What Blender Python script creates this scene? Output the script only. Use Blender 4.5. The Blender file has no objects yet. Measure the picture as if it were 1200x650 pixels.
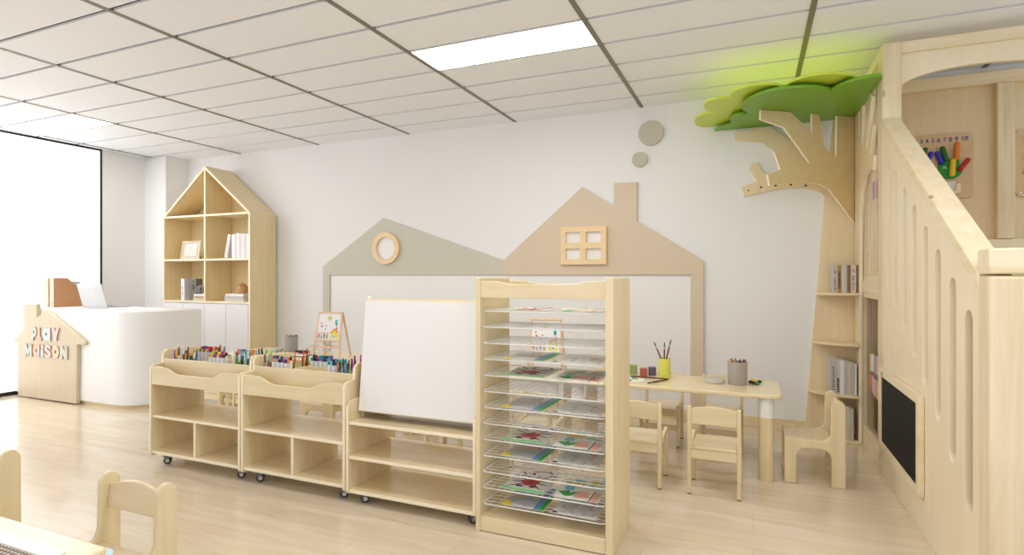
import bpy, bmesh, math, random
from mathutils import Vector, Matrix
random.seed(7)
C = bpy.context.scene.collection
PI = math.pi

# ------------------------------------------------------------------ colours / materials
def lin(c):
    c = c / 255.0
    return c / 12.92 if c <= 0.04045 else ((c + 0.055) / 1.055) ** 2.4
def rgb(r, g, b): return (lin(r), lin(g), lin(b), 1.0)

def mat(name, col, rough=0.5, metal=0.0, spec=0.5, coat=0.0, alpha=1.0, trans=0.0, emit=None, estr=0.0):
    m = bpy.data.materials.new(name); m.use_nodes = True
    b = m.node_tree.nodes['Principled BSDF']
    b.inputs['Base Color'].default_value = rgb(*col)
    b.inputs['Roughness'].default_value = rough
    b.inputs['Metallic'].default_value = metal
    b.inputs['Specular IOR Level'].default_value = spec
    b.inputs['Coat Weight'].default_value = coat
    b.inputs['Transmission Weight'].default_value = trans
    b.inputs['Alpha'].default_value = alpha
    if emit:
        b.inputs['Emission Color'].default_value = rgb(*emit); b.inputs['Emission Strength'].default_value = estr
    return m

def wood(name, c1, c2, axis='z', rough=0.42, scale=1.0, coat=0.15, knots=False, contrast=1.0, crough=0.25):
    m = bpy.data.materials.new(name); m.use_nodes = True
    nt = m.node_tree; n = nt.nodes; l = nt.links
    b = n['Principled BSDF']; b.inputs['Roughness'].default_value = rough
    b.inputs['Coat Weight'].default_value = coat; b.inputs['Coat Roughness'].default_value = crough
    tc = n.new('ShaderNodeTexCoord'); mp = n.new('ShaderNodeMapping')
    oi = n.new('ShaderNodeObjectInfo')
    va = n.new('ShaderNodeVectorMath'); va.operation = 'ADD'
    sc = n.new('ShaderNodeVectorMath'); sc.operation = 'SCALE'; sc.inputs[3].default_value = 7.0
    l.new(oi.outputs['Random'], sc.inputs[0]); l.new(tc.outputs['Object'], va.inputs[0]); l.new(sc.outputs[0], va.inputs[1])
    s = [22 * scale] * 3; s['xyz'.index(axis)] = 1.6 * scale
    mp.inputs['Scale'].default_value = s
    l.new(va.outputs[0], mp.inputs['Vector'])
    nz = n.new('ShaderNodeTexNoise'); nz.inputs['Scale'].default_value = 1.0; nz.inputs['Detail'].default_value = 5; nz.inputs['Distortion'].default_value = 0.6
    l.new(mp.outputs[0], nz.inputs['Vector'])
    nb = n.new('ShaderNodeTexNoise'); nb.inputs['Scale'].default_value = 2.2 * scale; nb.inputs['Detail'].default_value = 2
    l.new(va.outputs[0], nb.inputs['Vector'])
    mx = n.new('ShaderNodeMath'); mx.operation = 'MULTIPLY_ADD'; mx.inputs[1].default_value = 0.35; 
    l.new(nb.outputs['Fac'], mx.inputs[0]); l.new(nz.outputs['Fac'], mx.inputs[2])
    cr = n.new('ShaderNodeValToRGB')
    cr.color_ramp.elements[0].position = 0.67 - 0.25 / contrast; cr.color_ramp.elements[1].position = 0.67 + 0.25 / contrast
    cr.color_ramp.elements[0].color = rgb(*c2); cr.color_ramp.elements[1].color = rgb(*c1)
    l.new(mx.outputs[0], cr.inputs[0])
    out = cr.outputs[0]
    if knots:
        mk = n.new('ShaderNodeMapping'); k = [5.0] * 3; k['xyz'.index(axis)] = 2.4
        mk.inputs['Scale'].default_value = k; l.new(va.outputs[0], mk.inputs['Vector'])
        v = n.new('ShaderNodeTexVoronoi'); v.inputs['Scale'].default_value = 1.0; l.new(mk.outputs[0], v.inputs['Vector'])
        r2 = n.new('ShaderNodeValToRGB'); r2.color_ramp.elements[0].position = 0.05; r2.color_ramp.elements[1].position = 0.10
        r2.color_ramp.elements[0].color = rgb(176, 128, 72); r2.color_ramp.elements[1].color = (1, 1, 1, 1)
        l.new(v.outputs['Distance'], r2.inputs[0])
        mm = n.new('ShaderNodeMix'); mm.data_type = 'RGBA'; mm.blend_type = 'MULTIPLY'; mm.inputs[0].default_value = 0.8
        l.new(out, mm.inputs[6]); l.new(r2.outputs[0], mm.inputs[7]); out = mm.outputs[2]
    l.new(out, b.inputs['Base Color'])
    return m

B1, B2 = (236, 219, 181), (223, 204, 161)          # birch furniture
Wx = wood('birch_x', B1, B2, 'x', rough=0.3, coat=0.5, crough=0.08); Wy = wood('birch_y', B1, B2, 'y'); Wz = wood('birch_z', B1, B2, 'z')
EDGE = mat('birch_edge', (248, 236, 208), 0.45)
Tx = wood('tabletop_birch', (236, 220, 182), (226, 208, 167), 'x', rough=0.28, coat=0.3)
Px = wood('pine_x', (244, 232, 203), (228, 208, 165), 'x', knots=True); Py = wood('pine_y', (244, 232, 203), (228, 208, 165), 'y', knots=True)
Pz = wood('pine_z', (236, 223, 194), (216, 195, 152), 'z', knots=True)
PL = wood('plywood_panel', (244, 233, 206), (238, 224, 191), 'z', contrast=0.8)
PB = wood('plywood_back', (230, 208, 168), (222, 197, 154), 'z', contrast=0.8)
TRa = wood('tree_plywood', (230, 209, 162), (221, 198, 149), 'y', contrast=0.9)
TRb = wood('tree_trunk_plywood', (238, 220, 182), (230, 208, 167), 'z', contrast=0.9)
SHx = wood('shelf_oak', (238, 219, 175), (227, 206, 160), 'x', contrast=0.9)
SHz = wood('shelf_oak_side', (238, 219, 175), (228, 207, 161), 'z', contrast=0.9)
EAS = wood('easel_wood', (234, 204, 174), (224, 190, 156), 'z')
RING = mat('ring_wood', (240, 212, 168), 0.45)
WALL = mat('wall_paint', (236, 236, 236), 0.6)
WHITE = mat('white_lacquer', (240, 240, 240), 0.35)
BOARD = mat('whiteboard_face', (238, 237, 236), 0.22)
DOORW = mat('white_door', (240, 240, 241), 0.25)
GREIGE = mat('greige_panel', (205, 201, 187), 0.6); BEIGE = mat('beige_panel', (216, 199, 176), 0.6)
DISC = mat('greige_disc', (196, 190, 172), 0.6)
TILE = mat('ceiling_tile', (243, 246, 252), 0.7)
GRID = mat('ceiling_grid_metal', (128, 122, 112), 0.45, metal=0.2); GAP = mat('ceiling_gap', (44, 38, 32), 0.8)
BLACK = mat('black_frame', (14, 14, 14), 0.4)
CHALK = mat('chalkboard', (12, 11, 11), 0.65, spec=0.25)
LGREEN = mat('lime_panel', (204, 226, 72), 0.35); DGREEN = mat('green_panel', (116, 172, 36), 0.35)
WIRE = mat('white_wire', (232, 232, 228), 0.35)
CHROME = mat('chrome', (190, 190, 192), 0.25, metal=1.0); RUBBER = mat('dark_rubber', (66, 68, 76), 0.5); CASTM = mat('caster_metal', (120, 122, 128), 0.35, metal=0.6)
GREYF = mat('grey_felt', (172, 166, 158), 0.9); GREYL = mat('grey_lid', (196, 192, 184), 0.8)
COLLAR = mat('white_collar', (240, 240, 240), 0.35); BCOLLAR = mat('light_blue_collar', (190, 226, 244), 0.4)
LAPT = mat('laptop_metal', (206, 207, 208), 0.35, metal=0.4); LOGO = mat('logo_white', (240, 240, 242), 0.3)
PAPER = mat('paper', (226, 225, 221), 0.7)
KRAFT = mat('kraft_board', (184, 138, 98), 0.7); KRAFTL = mat('kraft_spine', (224, 202, 182), 0.7); KRAFTD = mat('kraft_dark', (140, 98, 64), 0.8)
FOOT = mat('dark_foot', (92, 82, 70), 0.6)
PEN = mat('pen_white', (240, 240, 240), 0.35); PEN2 = mat('pen_pale_grey', (206, 206, 208), 0.35)
def flat(name, col, rough=0.5): return mat(name, col, rough)
PAL = {k: flat('paint_' + k, v) for k, v in dict(
    red=(196, 36, 48), darkred=(140, 24, 44), maroon=(96, 24, 40), green=(34, 176, 40), palegreen=(132, 204, 140), leaf=(72, 160, 60), darkgreen=(20, 98, 80),
    yellow=(238, 214, 60), ochre=(206, 186, 90), blue=(110, 150, 196), sky=(110, 184, 216), teal=(30, 140, 150), navy=(30, 70, 120), pink=(232, 168, 150),
    rose=(228, 92, 130), purple=(140, 50, 150), orange=(238, 128, 40), black=(30, 28, 28), brown=(96, 58, 36), grey=(176, 176, 178), lightgrey=(206, 206, 208),
    cream=(238, 232, 200), magenta=(190, 40, 170), lime=(170, 214, 60), peach=(238, 196, 168), lilac=(190, 176, 214), dblue=(34, 44, 176), hgreen=(26, 140, 40),
    dgreen=(18, 98, 34), horange=(226, 122, 30), hred=(178, 30, 22), hyellow=(226, 190, 30), white=(244, 244, 244), cardblue=(150, 176, 206), cardpink=(226, 170, 176)).items()}

def floor_material():
    m = bpy.data.materials.new('floor_planks'); m.use_nodes = True
    nt = m.node_tree; n = nt.nodes; l = nt.links; b = n['Principled BSDF']
    tc = n.new('ShaderNodeTexCoord')
    br = n.new('ShaderNodeTexBrick'); br.offset = 0.37; br.inputs['Scale'].default_value = 1.0
    br.inputs['Brick Width'].default_value = 1.25; br.inputs['Row Height'].default_value = 0.2
    br.inputs['Mortar Size'].default_value = 0.0012; br.inputs['Mortar Smooth'].default_value = 0.3
    br.inputs['Color1'].default_value = rgb(228, 216, 196); br.inputs['Color2'].default_value = rgb(222, 208, 185); br.inputs['Mortar'].default_value = rgb(204, 188, 160)
    l.new(tc.outputs['Object'], br.inputs['Vector'])
    mp = n.new('ShaderNodeMapping'); mp.inputs['Scale'].default_value = (1.6, 16, 1); l.new(tc.outputs['Object'], mp.inputs['Vector'])
    nz = n.new('ShaderNodeTexNoise'); nz.inputs['Scale'].default_value = 1.0; nz.inputs['Detail'].default_value = 6; nz.inputs['Distortion'].default_value = 0.8
    l.new(mp.outputs[0], nz.inputs['Vector'])
    cr = n.new('ShaderNodeValToRGB'); cr.color_ramp.elements[0].position = 0.3; cr.color_ramp.elements[1].position = 0.7
    cr.color_ramp.elements[0].color = rgb(240, 235, 226); cr.color_ramp.elements[1].color = (1, 1, 1, 1)
    l.new(nz.outputs['Fac'], cr.inputs[0])
    mm = n.new('ShaderNodeMix'); mm.data_type = 'RGBA'; mm.blend_type = 'MULTIPLY'; mm.inputs[0].default_value = 1.0
    l.new(br.outputs['Color'], mm.inputs[6]); l.new(cr.outputs[0], mm.inputs[7]); l.new(mm.outputs[2], b.inputs['Base Color'])
    b.inputs['Roughness'].default_value = 0.2; b.inputs['Coat Weight'].default_value = 0.3; b.inputs['Coat Roughness'].default_value = 0.06
    return m
FLOOR = floor_material()

# ------------------------------------------------------------------ object helpers
def world_of(o):
    M = o.matrix_basis.copy(); p = o.parent
    while p: M = p.matrix_basis @ M; p = p.parent
    return M
def tag(o, label=None, cat=None, group=None, kind=None):
    if label: o['label'] = label
    if cat: o['category'] = cat
    if group: o['group'] = group
    if kind: o['kind'] = kind
    return o
def empty(name, loc, rotz=0, label=None, cat=None, group=None):
    o = bpy.data.objects.new(name, None); C.objects.link(o)
    o.empty_display_size = 0.1; o.location = loc; o.rotation_euler = (0, 0, rotz)
    return tag(o, label, cat, group)
def link(name, me, mats, parent=None, bevel=0.0, local=False, smooth=False, segs=2, edge=False):
    if not isinstance(mats, (list, tuple)): mats = [mats]
    me.name = name
    for k, m in enumerate(mats):
        if k < len(me.materials): me.materials[k] = m
        else: me.materials.append(m)
    o = bpy.data.objects.new(name, me); C.objects.link(o)
    if parent is not None:
        o.parent = parent
        if not local: me.transform(world_of(parent).inverted())
    elif not local and len(me.vertices):
        xs = [v.co for v in me.vertices]
        lo = [min(v[i] for v in xs) for i in range(3)]; hi = [max(v[i] for v in xs) for i in range(3)]
        c = Vector(((lo[0] + hi[0]) / 2, (lo[1] + hi[1]) / 2, lo[2]))
        me.transform(Matrix.Translation(-c)); o.location = c
    if smooth:
        for p in me.polygons: p.use_smooth = True
    me.set_sharp_from_angle(angle=math.radians(42))
    if edge:      # pale cut plywood edge on the narrow front faces
        me.materials.append(EDGE); k = len(me.materials) - 1
        for p in me.polygons:
            if p.normal.y < -0.9: p.material_index = k
    if bevel:
        md = o.modifiers.new('bevel', 'BEVEL'); md.width = bevel; md.segments = segs; md.limit_method = 'ANGLE'; md.angle_limit = math.radians(40)
        md.harden_normals = False
    return o
class MB:
    def __init__(s): s.bm = bmesh.new(); s.mi = 0
    def _faces(s, fs):
        for f in fs: f.material_index = s.mi
        return s
    def box(s, x0, x1, y0, y1, z0, z1, M=None):
        vs = [s.bm.verts.new((x, y, z)) for z in (z0, z1) for y in (y0, y1) for x in (x0, x1)]
        if M is not None:
            for v in vs: v.co = M @ v.co
        q = [(0, 2, 3, 1), (4, 5, 7, 6), (0, 1, 5, 4), (2, 6, 7, 3), (0, 4, 6, 2), (1, 3, 7, 5)]
        return s._faces([s.bm.faces.new([vs[i] for i in f]) for f in q])
    def prism(s, pts, a, b, plane='xz', M=None):
        def mk(p, d):
            if plane == 'xz': return (p[0], d, p[1])
            if plane == 'yz': return (d, p[0], p[1])
            return (p[0], p[1], d)
        A = [s.bm.verts.new(mk(p, a)) for p in pts]; Bv = [s.bm.verts.new(mk(p, b)) for p in pts]
        if M is not None:
            for v in A + Bv: v.co = M @ v.co
        n = len(pts); fs = [s.bm.faces.new(A), s.bm.faces.new(list(reversed(Bv)))]
        for i in range(n): fs.append(s.bm.faces.new([A[i], Bv[i], Bv[(i + 1) % n], A[(i + 1) % n]][::-1]))
        bmesh.ops.recalc_face_normals(s.bm, faces=fs)
        return s._faces(fs)
    def tube(s, p0, p1, r0, r1=None, n=10, cap=True):
        r1 = r0 if r1 is None else r1
        p0, p1 = Vector(p0), Vector(p1); d = (p1 - p0).normalized()
        u = d.orthogonal().normalized(); w = d.cross(u)
        A = []; Bv = []
        for i in range(n):
            t = 2 * PI * i / n; e = u * math.cos(t) + w * math.sin(t)
            A.append(s.bm.verts.new(p0 + e * r0)); Bv.append(s.bm.verts.new(p1 + e * r1))
        fs = [s.bm.faces.new([A[i], A[(i + 1) % n], Bv[(i + 1) % n], Bv[i]]) for i in range(n)]
        for f in fs: f.smooth = True
        if cap: fs += [s.bm.faces.new(list(reversed(A))), s.bm.faces.new(Bv)]
        return s._faces(fs)
    def lathe(s, prof, c=(0, 0, 0), n=24):
        rings = []
        for r, z in prof:
            rings.append([s.bm.verts.new((c[0] + r * math.cos(2 * PI * i / n), c[1] + r * math.sin(2 * PI * i / n), c[2] + z)) for i in range(n)])
        fs = []
        for a, b in zip(rings, rings[1:]):
            fs += [s.bm.faces.new([a[i], a[(i + 1) % n], b[(i + 1) % n], b[i]]) for i in range(n)]
        for f in fs: f.smooth = True
        fs += [s.bm.faces.new(list(reversed(rings[0]))), s.bm.faces.new(rings[-1])]
        return s._faces(fs)
    def mesh(s):
        me = bpy.data.meshes.new('m'); s.bm.normal_update(); s.bm.to_mesh(me); s.bm.free(); return me
    def build(s, name, mats, parent=None, **k): return link(name, s.mesh(), mats, parent, **k)

def curve_mesh(cu):
    o = bpy.data.objects.new('tmp', cu); C.objects.link(o)
    bpy.context.view_layer.update()
    dg = bpy.context.evaluated_depsgraph_get()
    me = bpy.data.meshes.new_from_object(o.evaluated_get(dg))
    bpy.data.objects.remove(o); bpy.data.curves.remove(cu)
    return me
def plate_mesh(outline, holes, a, b, plane='xz', r=0.0):
    """a flat board with through-holes, between depths a and b"""
    cu = bpy.data.curves.new('c', 'CURVE'); cu.dimensions = '2D'; cu.fill_mode = 'BOTH'
    cu.extrude = abs(b - a) / 2 - r; cu.bevel_depth = r; cu.bevel_resolution = 1; cu.offset = -r
    for ring in [outline] + list(holes):
        sp = cu.splines.new('POLY'); sp.points.add(len(ring) - 1); sp.use_cyclic_u = True
        for p, q in zip(sp.points, ring): p.co = (q[0], q[1], 0, 1)
    me = curve_mesh(cu); m = (a + b) / 2
    if plane == 'xz': M = Matrix(((1, 0, 0, 0), (0, 0, -1, m), (0, 1, 0, 0), (0, 0, 0, 1)))
    elif plane == 'yz': M = Matrix(((0, 0, 1, m), (1, 0, 0, 0), (0, 1, 0, 0), (0, 0, 0, 1)))
    else: M = Matrix.Translation((0, 0, m))
    me.transform(M)
    return me
def text_mesh(t, size, depth, offset=0.0):
    cu = bpy.data.curves.new('t', 'FONT'); cu.body = t; cu.size = size; cu.extrude = depth / 2; cu.offset = offset
    cu.align_x = 'CENTER'; cu.align_y = 'BOTTOM_BASELINE'
    return curve_mesh(cu)
def upright(me, loc, sx=1.0, sz=1.0):      # text laid in xy -> facing -y
    me.transform(Matrix.Translation(loc) @ Matrix(((sx, 0, 0, 0), (0, 0, -1, 0), (0, sz, 0, 0), (0, 0, 0, 1))))
    return me
def dup(root, loc, rotz=None, label=None, group=None):
    r = root.copy(); C.objects.link(r); r.location = loc
    if rotz is not None: r.rotation_euler = (0, 0, rotz)
    if label: r['label'] = label
    if group: r['group'] = group
    for ch in list(root.children):
        c = ch.copy(); C.objects.link(c); c.parent = r
        for g in list(ch.children):
            d = g.copy(); C.objects.link(d); d.parent = c
    return r
def arc(cx, cz, r, a0, a1, n=8):
    return [(cx + r * math.cos(math.radians(a0 + (a1 - a0) * i / n)), cz + r * math.sin(math.radians(a0 + (a1 - a0) * i / n))) for i in range(n + 1)]
def slot(y, z0, z1, w):
    return arc(y, z1 - w / 2, w / 2, 0, 180) + arc(y, z0 + w / 2, w / 2, 180, 360)
def circ(cx, cz, r, n=32): return arc(cx, cz, r, 0, 360 - 360 / n, n - 1)
def rrect(x0, x1, z0, z1, r, n=6):
    return arc(x1 - r, z1 - r, r, 0, 90, n) + arc(x0 + r, z1 - r, r, 90, 180, n) + arc(x0 + r, z0 + r, r, 180, 270, n) + arc(x1 - r, z0 + r, r, 270, 360, n)

# ------------------------------------------------------------------ the room
XL, YB, H = -7.1, 5.063, 2.74
XR, YN = 3.2, -2.6
MB().box(XL - 0.3, XR, YN, YB + 0.2, -0.1, 0).build('floor', FLOOR, local=True)['kind'] = 'structure'
m = MB(); m.box(XL - 0.2, XR, YB, YB + 0.15, 0, H + 0.2); m.build('wall_back', WALL)['kind'] = 'structure'
m = MB(); m.box(XL - 0.15, XL, 4.25, YB, 0, H + 0.2); m.build('wall_left', WALL)['kind'] = 'structure'
m = MB(); m.box(XL, -6.71, 4.765, YB, 0, H); m.build('column', WALL)['kind'] = 'structure'
m = MB(); m.box(-6.7, 0.72, YB - 0.014, YB, 0, 0.085); m.build('baseboard_back', Wx, bevel=0.002)['kind'] = 'structure'
m = MB(); m.box(XL, XL + 0.012, 4.27, 4.765, 0, 0.085); m.build('baseboard_left', Wy, bevel=0.002)['kind'] = 'structure'
# ceiling: dark backing, white tiles, metal runners
GX, GY = [-4.55793 + 1.21674 * k for k in range(-3, 7)], [4.751925 + 0.3874875 * k for k in range(-19, 2)]
m = MB(); m.box(XL - 0.2, XR, YN, YB + 0.1, H + 0.014, H + 0.1); m.mi = 1
LAMPS = [(-2.124, 3.202), (-6.991, 3.202), (-2.124, 1.652), (-6.991, 1.652), (0.309, 1.652), (0.309, 0.102)]  # all past the first pair are unseen panels added to brighten the room
def is_lamp(x, y): return any(abs(x - a) < 0.05 and abs(y - b) < 0.05 for a, b in LAMPS)
for x in GX:
    for y in GY:
        x0, x1 = max(x + 0.012, XL), min(x + 1.21674 - 0.012, XR); y0, y1 = max(y + 0.0135, YN), min(y + 0.3874875 - 0.0135, YB)
        if x1 - x0 < 0.02 or y1 - y0 < 0.02 or is_lamp(x, y): continue
        m.box(x0, x1, y0, y1, H, H + 0.02)
m.build('ceiling', [GAP, TILE], local=True)['kind'] = 'structure'
m = MB()
for x in GX:
    if XL < x < XR: m.box(x - 0.016, x + 0.016, YN, YB, H - 0.004, H + 0.016)
m.build('trim_1', GRID)['kind'] = 'structure'
LAMPM = mat('lamp_diffuser', (255, 255, 255), 0.5, emit=(255, 253, 249), estr=11.0)
LL = ['rectangular ceiling light panel lit white above the wire drying rack', 'ceiling light panel lit white in the far corner beside the big bright window']
for i, (x, y) in enumerate(LAMPS):
    t = empty('ceiling_light', (x + 0.608, y + 0.194, H), 0, LL[i] if i < 2 else 'unseen ceiling light panel added out of view to brighten the room', 'ceiling light', 'ceiling light panels')
    MB().box(x + 0.02, x + 1.196, y + 0.014, y + 0.374, H + 0.001, H + 0.012).build('diffuser', LAMPM, t)
    f = plate_mesh([(x + 0.012, y + 0.006), (x + 1.204, y + 0.006), (x + 1.204, y + 0.3815), (x + 0.012, y + 0.3815)],
                   [[(x + 0.02, y + 0.014), (x + 1.196, y + 0.014), (x + 1.196, y + 0.374), (x + 0.02, y + 0.374)]], H - 0.002, H + 0.014, 'xy')
    link('frame', f, WHITE, t)
# the big bright window on the left
t = empty('window_1', (XL, 1.5, 0)); t['kind'] = 'structure'
PANE = mat('window_pane', (250, 250, 250), 0.25, emit=(250, 251, 255), estr=0.92)
o = MB().box(XL - 0.02, XL - 0.006, YN, 4.232, 0.04, H - 0.022).build('pane', PANE, t); o['kind'] = 'structure'
m = MB(); m.box(XL - 0.03, XL + 0.004, 4.232, 4.252, 0, H); m.box(XL - 0.03, XL + 0.004, YN, 4.232, H - 0.022, H); m.box(XL - 0.03, XL + 0.004, YN, 4.232, 0, 0.04)
m.build('window_frame', BLACK, t)['kind'] = 'structure'

# ------------------------------------------------------------------ wall decoration: two house outlines, smoke discs
t = empty('house_wall_panel', (-3.36, YB, 0), 0, 'greige house outline panel with an off-centre peak and round porthole on back wall', 'wall panel')
T0, T1 = YB - 0.022, YB - 0.001
link('outline', plate_mesh([(-4.479, 0.09), (-4.385, 0.09), (-4.385, 1.252), (-2.242, 1.252), (-2.242, 1.394), (-3.662, 1.862), (-4.479, 1.35)], [], T0, T1, 'xz', 0.002), GREIGE, t)
MB().box(-4.384, -2.243, T1 - 0.005, T1, 0.09, 1.251).build('board', BOARD, t)
link('porthole_ring', plate_mesh(circ(-3.612, 1.537, 0.172, 48), [circ(-3.612, 1.537, 0.118, 48)], T0 - 0.032, T0, 'xz', 0.004), RING, t)
link('porthole_disc', plate_mesh(circ(-3.612, 1.537, 0.119, 40), [], T0 - 0.004, T0, 'xz', 0), WHITE, t)
t = empty('house_wall_panel', (-1.31, YB, 0), 0, 'beige house outline panel with a chimney and square four-pane window on back wall', 'wall panel')
T0 = YB - 0.028
link('outline', plate_mesh([(-2.241, 1.252), (-0.49, 1.252), (-0.49, 0.09), (-0.384, 0.09), (-0.384, 1.366), (-0.946, 1.729), (-0.946, 2.074), (-1.153, 2.077), (-1.153, 1.868), (-1.448, 2.06), (-2.241, 1.394)], [], T0, T1, 'xz', 0.002), BEIGE, t)
MB().box(-2.24, -0.491, T1 - 0.005, T1, 0.09, 1.251).build('board', BOARD, t)
wx0, wx1, wz0, wz1 = -1.646, -1.212, 1.345, 1.693
hs = []
for a, b in ((-1.596, -1.459), (-1.401, -1.264)):
    for c, d in ((1.395, 1.492), (1.546, 1.643)): hs.append([(a, c), (b, c), (b, d), (a, d)])
link('window_frame', plate_mesh(rrect(wx0, wx1, wz0, wz1, 0.008), hs, T0 - 0.035, T0, 'xz', 0.004), RING, t)
MB().box(-1.6, -1.26, T0 - 0.004, T0, 1.39, 1.65).build('window_backing', WHITE, t)
for (cx, cz, r, lb) in ((-0.826, 2.497, 0.108, 'large greige disc mounted high on the wall above the chimney'), (-0.924, 2.272, 0.066, 'small greige disc mounted on the wall just above the chimney')):
    tag(link('wall_disc', plate_mesh(circ(cx, cz, r, 48), [], YB - 0.03, YB - 0.001, 'xz', 0.003), DISC), lb, 'wall disc', 'smoke discs over the chimney')

# ------------------------------------------------------------------ house bookshelf
sx0, sx1, sy0, sy1 = -6.628, -5.183, 4.668, 5.045
ze, zp, xm = 1.955, 2.53, -5.905
t = empty('bookshelf', (xm, 4.86, 0), 0, 'tall house-shaped wooden bookshelf with a pitched roof and white cupboard doors', 'bookshelf')
th = 0.026
MB().box(sx1 - th, sx1, sy0, sy1, 0.0, ze).build('side_panel', SHz, t, bevel=0.0015, edge=True)
MB().box(sx0, sx0 + th, sy0, sy1, 0.0, ze).build('side_panel', SHz, t, bevel=0.0015, edge=True)
a = math.atan2(zp - ze, sx1 - xm)
for s in (1, -1):
    e = xm + s * (sx1 - xm)
    MB().prism([(e, ze), (xm, zp), (xm, zp - 0.036), (e - s * 0.034, ze - 0.002)], sy0, sy1).build('roof_panel', SHx, t, bevel=0.0015, edge=True)
MB().box(sx0 + th, sx1 - th, sy1 - 0.012, sy1, 0.06, ze).prism([(sx0 + 0.06, ze), (sx1 - 0.06, ze), (xm, zp - 0.05)], sy1 - 0.012, sy1).build('back_panel', SHz, t)
for z in (1.42, 0.925, 1.94):
    MB().box(sx0 + th, sx1 - th, sy0 + 0.002, sy1 - 0.013, z, z + 0.024).build('shelf', SHx, t, bevel=0.0015, edge=True)
MB().box(xm - 0.012, xm + 0.012, sy0 + 0.001, sy1 - 0.013, 0.95, zp - 0.04).build('divider', SHz, t, bevel=0.0015, edge=True)
MB().box(sx0 + th, sx1 - th, sy0 + 0.03, sy1 - 0.02, 0.0, 0.06).build('plinth', DOORW, t)
MB().box(sx0 + th, sx1 - th, sy0 + 0.02, sy1 - 0.02, 0.06, 0.08).build('base_panel', SHx, t)
dw = (sx1 - sx0 - 2 * th) / 4
for i in range(4):
    x0 = sx0 + th + i * dw
    MB().box(x0 + 0.003, x0 + dw - 0.003, sy0 - 0.004, sy0 + 0.016, 0.065, 0.92).build('door', DOORW, t, bevel=0.002)

def book(x, y, z, w, h, d, c, label, group, rot=0, tilt=0, spine=None, spinewidth=0.5):
    """an upright book, spine towards -y; cover + pages (+ spine marking)"""
    r = empty('book', (x, y, z), rot, label, 'book', group)
    M = world_of(r)
    R = Matrix.Rotation(tilt, 4, 'Y')
    m = MB(); e = 0.0025
    m.box(-w / 2, w / 2, -d / 2, -d / 2 + e, 0, h, R); m.box(-w / 2, -w / 2 + e, -d / 2 + e, d / 2, 0, h, R); m.box(w / 2 - e, w / 2, -d / 2 + e, d / 2, 0, h, R)
    m.build('cover', c, r, local=True)
    MB().box(-w / 2 + e, w / 2 - e, -d / 2 + e, d / 2 - 0.004, 0.004, h - 0.004, R).build('pages', PAPER, r, local=True)
    if spine:
        mk = MB(); k = 0
        z0 = h * spine[1]
        while z0 < h * spine[2]:
            l_ = random.uniform(0.006, 0.016)
            if random.random() < 0.85: mk.box(-w * spinewidth / 2, w * spinewidth / 2 * random.uniform(0.4, 1), -d / 2 - 0.0008, -d / 2 + 0.001, z0, z0 + l_, R)
            z0 += l_ + random.uniform(0.003, 0.007)
        mk.build('spine_marking', spine[0], r, local=True)
    return r
def flat_book(x, y, z, w, d, h, c, label, group, rot=0, mark=None):
    r = empty('book', (x, y, z), rot, label, 'book', group); e = 0.003
    m = MB(); m.box(-w / 2, w / 2, -d / 2, d / 2, 0, e); m.box(-w / 2, w / 2, -d / 2, d / 2, h - e, h); m.box(-w / 2, w / 2, -d / 2, -d / 2 + e, e, h - e)
    m.build('cover', c, r, local=True)
    MB().box(-w / 2 + 0.004, w / 2 - 0.004, -d / 2 + e, d / 2 - 0.004, e, h - e).build('pages', PAPER, r, local=True)
    return r
BKW = mat('book_white', (238, 237, 238), 0.5); BKW2 = mat('book_off_white', (222, 218, 216), 0.5); BKG = mat('book_grey', (196, 194, 192), 0.5); BKD = mat('book_dark_grey', (138, 134, 128), 0.5)
BKT = mat('book_tan', (196, 168, 138), 0.55); BKO = mat('book_ochre', (176, 138, 78), 0.55); BKB = mat('book_brown', (140, 106, 82), 0.55); BKC = mat('book_cream', (216, 206, 190), 0.55); BKK = mat('book_black', (36, 34, 34), 0.5)
G = 'white books on the bookshelf'
x = -5.215
for i, (w, h, tl) in enumerate(((0.045, 0.275, 0), (0.036, 0.275, 0), (0.036, 0.275, 0), (0.036, 0.28, 0), (0.038, 0.285, 0), (0.03, 0.285, 0), (0.045, 0.272, 0), (0.05, 0.275, 0.22))):
    x -= w / 2 + 0.0015 + (0.072 if tl else 0)
    book(x, 4.79, 1.4445 + (0.006 if tl else 0), w - 0.003, h, 0.2, (BKW, BKW2)[i % 2], 'white book tilting at the left end of the row in the bookshelf' if tl else 'white book standing upright in the row on the right middle bookshelf shelf', G, tilt=tl)
    x -= w / 2
G = 'books in the lower left shelf of the bookshelf'
book(-6.33, 4.80, 0.9495, 0.05, 0.26, 0.2, BKW, 'white upright book, left of the two, on the lower left bookshelf shelf', G, rot=0.12, spine=(BKG, 0.2, 0.6))
book(-6.215, 4.81, 0.9495, 0.05, 0.26, 0.2, BKD, 'grey-covered upright book beside a white one on lower left bookshelf shelf', G, rot=0.55, spine=(BKK, 0.5, 0.9))
flat_book(-6.03, 4.76, 0.9495, 0.19, 0.14, 0.028, BKC, 'cream book lying at the bottom of the stack on lower left bookshelf shelf', G)
flat_book(-6.03, 4.76, 0.9785, 0.19, 0.14, 0.026, BKT, 'tan book lying in the middle of the stack on lower left bookshelf shelf', G)
flat_book(-6.03, 4.76, 1.0055, 0.18, 0.13, 0.022, BKW, 'white book lying on top of the stack on lower left bookshelf shelf', G)
G = 'books in the lower right shelf of the bookshelf'
flat_book(-5.44, 4.78, 0.9495, 0.3, 0.2, 0.03, BKC, 'cream book at the bottom of the flat stack on lower right bookshelf shelf', G)
flat_book(-5.45, 4.78, 0.9805, 0.3, 0.2, 0.03, BKG, 'pale grey book in the middle of the flat stack on lower right bookshelf shelf', G)
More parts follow.
